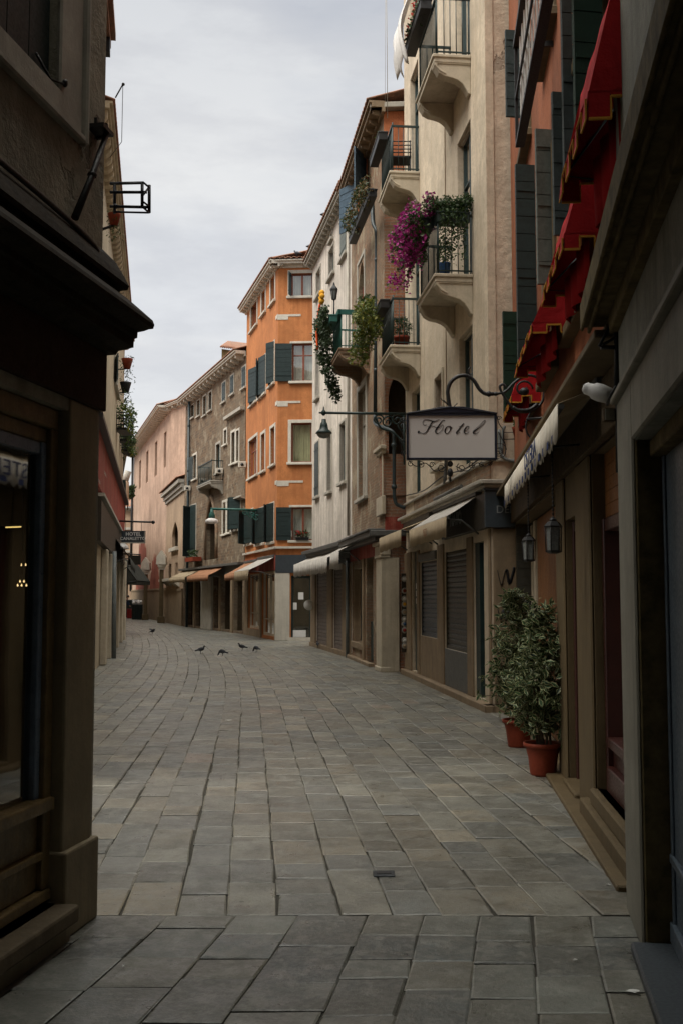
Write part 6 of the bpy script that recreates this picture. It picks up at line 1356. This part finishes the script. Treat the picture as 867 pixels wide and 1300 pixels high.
# pigeons
def pigeon(p, rz, label, sc=1, pose='walk'):
    t=thing('pigeon', p, label, 'pigeon', 'pigeons'); mb=MB(); hz=.14
    e=Vector((math.cos(rz),math.sin(rz),0))
    sp = [(-.19,.10,.004,.016),(-.15,.108,.016,.022),(-.10,.125,.034,.026),(-.05,.14,.052,.05),(0,.15,.062,.062),(.05,.158,.058,.062),(.085,.175,.042,.05),(.10,.20,.028,.03),(.108,.225,.024,.024),(.118,.245,.026,.026),(.135,.25,.022,.022),(.152,.246,.009,.009),(.17,.238,.003,.003)]
    if pose=='peck': sp = sp[:6]+[(.09,.14,.042,.046),(.115,.115,.028,.03),(.13,.085,.023,.023),(.14,.06,.024,.024),(.15,.045,.018,.018),(.158,.028,.008,.008),(.164,.012,.003,.003)]
    n=10; vs=[]; side=Vector((-e.y,e.x,0))
    for i,(x,z,rw,rh) in enumerate(sp):
        a_=sp[min(i+1,len(sp)-1)]; b_=sp[max(i-1,0)]; T=(e*(a_[0]-b_[0])+UP*(a_[1]-b_[1])).normalized(); up=T.cross(side)*-1
        for k in range(n): an=2*math.pi*k/n; vs.append(Vector(p)+(e*x+UP*z+side*rw*math.cos(an)+up*rh*math.sin(an))*sc)
    N_=len(sp); mb.add(vs,[(i*n+k,i*n+(k+1)%n,(i+1)*n+(k+1)%n,(i+1)*n+k) for i in range(N_-1) for k in range(n)]+[tuple(range(n)),tuple((N_-1)*n+k for k in range(n))],0,True)
    for s_ in (-1,1):
        r_=Vector(p)+(e*.0+side*s_*.025)*sc; mb.tube([r_+UP*.11*sc,r_+(e*-.005+UP*.05)*sc,r_+UP*.005*sc],[.012*sc,.005*sc,.004*sc],6)
        for a_ in (-.5,0,.5): mb.tube([r_+UP*.005*sc,r_+(e*.035*math.cos(a_)+side*.03*math.sin(a_)+UP*.003)*sc],.003*sc,4)
    mb.build('body', M['pigeon'], t)
    for s_ in (-1,1):
        mb=MB()
        if pose=='fly': q_=[(.07,.03,.17),(.03,.14,.25),(-.02,.25,.27),(-.08,.24,.25),(-.09,.12,.20),(-.06,.03,.17)]
        else: q_=[(.075,.05,.175),(.02,.066,.165),(-.08,.045,.135),(-.17,.018,.115),(-.10,.058,.115),(0,.066,.125),(.06,.058,.145)]
        mb.extr([Vector(p)+(e*x+side*s_*y_+UP*z)*sc for x,y_,z in q_], UP*.006*sc); mb.build('wing', M['pigeon'], t)
for i,(x,y,rz,lab,pz) in enumerate(((255,830,.3,'dark pigeon walking, leftmost of the four in the middle of the street','walk'),(283,833,2.9,'dark pigeon pecking the paving, lowest of the four in the middle','peck'),(308,826,3.3,'dark pigeon nearest the middle gap, third from left','walk'),(326,828,2.5,'dark pigeon with lowered head, right hand one of the four in the middle','peck'),(404,823,1.9,'pigeon by the plinth of the white house','walk'),(194,805,.6,'pigeon with spread wings landing on the far left paving','fly'))):
    pigeon(G(x,y), rz, lab, .85, pz)
p=AT(378,321,YO-.3); pigeon(Vector((p.x,YO-.45,14.04)),2.6,'pigeon perched on the roof edge of the orange house',1.0)
p=AT(397,313,34.2); pigeon(Vector((R5.P(R5.sY(33.9),0,.26).x,33.9,12.83)),1.0,'pigeon perched at the far end of the white house gutter',1.0); pigeon(Vector((R5.P(R5.sY(31),0,.26).x,31.0,12.83)),1.0,'pigeon perched halfway along the white house gutter',1.0)
# ================================================================ POTTED SHRUBS
def shrub(px,py,lab,hgt,rad,seed,potr,poth,lean=(0,0)):
    random.seed(seed); c=G(px,py); c.z=0
    t=thing('potted_shrub', c, lab, 'potted shrub', 'variegated shrubs in red pots')
    mb=MB(); mb.lathe(c,[(.001,.0),(potr*.66,.0),(potr*.70,.02),(potr*.80,poth*.55),(potr*.92,poth*.86),(potr*.93,poth*.87),(potr*1.04,poth*.88),(potr*1.06,poth*.93),(potr*1.05,poth),(potr*.97,poth),(potr*.94,poth*.9),(potr*.9,poth*.8)],32); mb.build('pot', M['terracotta'], t)
    mb=MB(); mb.lathe(c,[(.001,poth*.84),(potr*.5,poth*.86),(potr*.93,poth*.83)],24); mb.build('soil', M['soil'], t)
    mb=MB(); tips=[]
    for k in range(11):
        an=random.uniform(0,6.28); rr=random.uniform(.25,1)*rad; top=c+Vector((rr*math.cos(an)+lean[0],rr*math.sin(an)+lean[1],poth+hgt*random.uniform(.55,.97)*(1-.25*(rr/rad))))
        base=c+Vector((random.gauss(0,.03),random.gauss(0,.03),poth*.8)); mid=base.lerp(top,.45)+Vector((random.gauss(0,.04),random.gauss(0,.04),.05))
        pts=cat_rom([base,mid,top],6); mb.tube(pts,[.012*(1-.75*i/len(pts)) for i in range(len(pts))],6); tips+=pts[5:]
        for q in range(5):
            s_=random.choice(pts[4:]); e_=s_+Vector((random.gauss(0,.12),random.gauss(0,.12),random.gauss(.04,.09))); mb.tube([s_,s_.lerp(e_,.5)+UP*.02,e_],[.005,.004,.002],5); tips+=[s_.lerp(e_,.5),e_,e_]
    mb.build('stems', M['bark'], t)
    P_=[]; K_=60
    for k in range(K_):                                   # leaf clusters with gaps between them
        u=k/K_; z=poth+.12+u*hgt*.95; prof=rad*(.62+.55*math.sin(math.pi*min(1,u*1.05+.12)))*(1.0-.35*max(0,u-.7)/.3)
        for q in range(3):
            an=random.uniform(0,6.28); rr=prof*random.uniform(.25,1.02); P_+=blob_pts(c+Vector((rr*math.cos(an)+lean[0]*u,rr*math.sin(an)+lean[1]*u,z+random.gauss(0,.04))),(.085,.085,.065),12,.1)
    for s_ in tips: P_+=blob_pts(s_,(.05,.05,.04),4,.1)
    mb=MB(); leafy(mb,P_,.078,[(.022,.055,.02),(.03,.07,.025),(.016,.04,.016),(.04,.08,.03)],rim=(.30,.31,.16),asp=.46); mb.build('foliage', M['leaf'], t, recalc=False)
shrub(689,984,'bushy variegated shrub in a red pot, nearer of the two by the right wall',1.12,.27,11,.165,.29)
shrub(658,948,'variegated shrub in a red pot half hidden behind the nearer one, against the cream pilaster',1.30,.24,23,.165,.29,(-.02,0))
# ================================================================ FAR BINS AND SWEEPER
random.seed(5)
for i,(x,y,lab) in enumerate(((171.5,786.5,'dark litter bin topped with a white sack, left one at the end of the street'),(177.5,786.5,'dark litter bin overflowing with white bags, right one at the end of the street'))):
    g=G(x,y); t=thing('litter_bin', g, lab, 'litter bin','litter bins'); mb=MB(); mb.lathe(g,[(.001,0),(.19,0),(.2,.05),(.22,.95),(.235,.97),(.235,1.02),(.2,1.02),(.19,.9)],14); mb.build('bin_body', M['bin'], t)
    mb=MB(); mb.ell(g+UP*1.13,.2,.2,.14,8); mb.ell(g+Vector((.1,-.1,1.22)),.12,.12,.1,8); mb.ell(g+Vector((-.1,.05,1.25)),.12,.1,.1,8); mb.build('sack', M['sack'], t)
g=G(164.8,785); t=thing('red_bin', g, 'small red bin standing left of the dark litter bins', 'bin'); mb=MB(); mb.cbox(g+UP*.32,.34,.3,.64); mb.build('bin_body', M['redbin'], t, bev=.04); mb=MB(); mb.cbox(g+UP*.67,.38,.34,.05); mb.build('lid', M['redbin'], t, bev=.015)
g=G(168,783.8); t=thing('rubbish_cart', g, 'dark street cart standing behind the litter bins', 'cart'); mb=MB(); mb.cbox(g+UP*.85,1.0,.6,1.0); mb.build('box', M['bin'], t, bev=.05)
for s_ in (-.4,.4): mb=MB(); mb.lathe(g+Vector((s_,-.35,.25)),[(.001,0),(.25,0),(.25,.06),(.001,.06)],14,axis=(0,1,0)); mb.build('wheel', M['iron'], t)
# street sweeper, bending forward: one skinned body
def person(g, label):
    t=thing('person', g, label, 'person')
    J={'pel':(0,0,.92),'sp':(.10,-.05,1.14),'ch':(.22,-.12,1.32),'nk':(.30,-.17,1.43),'hd':(.36,-.22,1.52),'hd2':(.40,-.25,1.58),
       'lh':(-.02,.1,.88),'lk':(.08,.13,.50),'lf':(-.02,.13,.08),'lt':(.14,.13,.04),'rh':(-.02,-.1,.88),'rk':(.10,-.13,.50),'rf':(0,-.15,.08),'rt':(.16,-.15,.04),
       'ls':(.24,.08,1.32),'le':(.36,.14,1.06),'lw':(.48,.08,.88),'ln':(.53,.05,.82),'rs':(.22,-.30,1.30),'re':(.36,-.36,1.04),'rw':(.50,-.28,.90),'rn':(.55,-.25,.84)}
    Rr={'pel':.15,'sp':.14,'ch':.15,'nk':.055,'hd':.085,'hd2':.085,'lh':.11,'lk':.065,'lf':.05,'lt':.04,'rh':.11,'rk':.065,'rf':.05,'rt':.04,'ls':.07,'le':.05,'lw':.035,'ln':.035,'rs':.07,'re':.05,'rw':.035,'rn':.035}
    Ed=[('pel','sp'),('sp','ch'),('ch','nk'),('nk','hd'),('hd','hd2'),('pel','lh'),('lh','lk'),('lk','lf'),('lf','lt'),('pel','rh'),('rh','rk'),('rk','rf'),('rf','rt'),('ch','ls'),('ls','le'),('le','lw'),('lw','ln'),('ch','rs'),('rs','re'),('re','rw'),('rw','rn')]
    def skin(keys, edges, name, mats, k=1.0, grow=0):
        ids={a:i for i,a in enumerate(keys)}; me=bpy.data.meshes.new(name); me.from_pydata([J[a] for a in keys],[(ids[a],ids[b]) for a,b in edges],[])
        o=bpy.data.objects.new(name,me); C.objects.link(o); o.parent=t; WORLD[o.name]=WORLD[t.name]; sk=o.modifiers.new('skin','SKIN')
        for i,a in enumerate(keys): v=me.skin_vertices[0].data[i]; v.radius=(Rr[a]*k+grow,)*2
        me.skin_vertices[0].data[0].use_root=True; sb=o.modifiers.new('sub','SUBSURF'); sb.levels=1; sb.render_levels=1; me.materials.append(mats); return o
    skin(list(J),Ed,'body',M['skin'])
    skin(['sp','ch','ls','le','lw','rs','re','rw'],[('sp','ch'),('ch','ls'),('ls','le'),('le','lw'),('ch','rs'),('rs','re'),('re','rw')],'jacket',M['navy'],1,.018)
    skin(['pel','lh','lk','lf','rh','rk','rf'],[('pel','lh'),('lh','lk'),('lk','lf'),('pel','rh'),('rh','rk'),('rk','rf')],'trousers',M['hivis'],1,.02)
    mb=MB(); mb.ell(WORLD[t.name]+Vector((.37,-.23,1.60)),.105,.1,.09,8); mb.build('hair', M['iron'], t)
person(G(157,784.2), 'street worker in navy jacket and lime trousers bending by the bins')
# ================================================================ SKY, SUN, RENDER
w=bpy.data.worlds.new('World'); bpy.context.scene.world=w; w.use_nodes=True; nt=w.node_tree; bg=nt.nodes['Background']
sky=N(nt,'ShaderNodeTexSky',sky_type='NISHITA'); sky.sun_disc=False; EL,AZ=R(52),R(238)
sky.sun_elevation=EL; sky.sun_rotation=AZ; sky.air_density=1.2; sky.dust_density=3
tc=N(nt,'ShaderNodeTexCoord').outputs['Generated']; sp=N(nt,'ShaderNodeSeparateXYZ'); L(nt,tc,sp.inputs[0])
mp=N(nt,'ShaderNodeMapping'); mp.inputs['Scale'].default_value=(1,1,3.2); L(nt,tc,mp.inputs[0])
n1=noise(nt,mp.outputs[0],5.5,8,.6); n2=noise(nt,mp.outputs[0],3.2,6,.55)
cr=N(nt,'ShaderNodeValToRGB'); e=cr.color_ramp; e.elements[0].position=0; e.elements[0].color=(7.0,6.95,6.85,1); e.elements[1].position=1; e.elements[1].color=(SKYTOP,SKYTOP*.98,SKYTOP*.89,1)
for pos,col in ((.25,(6.9,6.9,6.95)),(.38,(6.25,6.3,6.42)),(.5,(5.4,5.52,5.78)),(.6,(6.5,6.6,6.9))): q_=e.elements.new(pos); q_.color=(*col,1)
L(nt,sp.outputs[2],cr.inputs[0])
c=mixc(nt,ramp(nt,n1,.44,.58),cr.outputs[0],(1.10,1.10,1.085),'MULTIPLY')
c=mixc(nt,ramp(nt,n2,.40,.60,0,.9),c,(.84,.86,.90),'MULTIPLY')
c2=mixc(nt,.06,c,sky.outputs[0]); L(nt,c2,bg.inputs[0]); bg.inputs[1].default_value=.105
sl=bpy.data.lights.new('sun','SUN'); sl.energy=SUN; sl.angle=R(35); sl.color=(1,.94,.85); so=bpy.data.objects.new('sun',sl); C.objects.link(so)
D=Vector((math.sin(AZ)*math.cos(EL), math.cos(AZ)*math.cos(EL), math.sin(EL))); so.rotation_euler=D.to_track_quat('Z','Y').to_euler(); so.location=(0,0,30)
sc=bpy.context.scene; sc.view_settings.view_transform='Standard'; sc.view_settings.look='None'; sc.view_settings.gamma=1; sc.view_settings.exposure=EXPO
sc.cycles.max_bounces=8; sc.cycles.diffuse_bounces=5; sc.cycles.transparent_max_bounces=12; sc.cycles.use_denoising=True
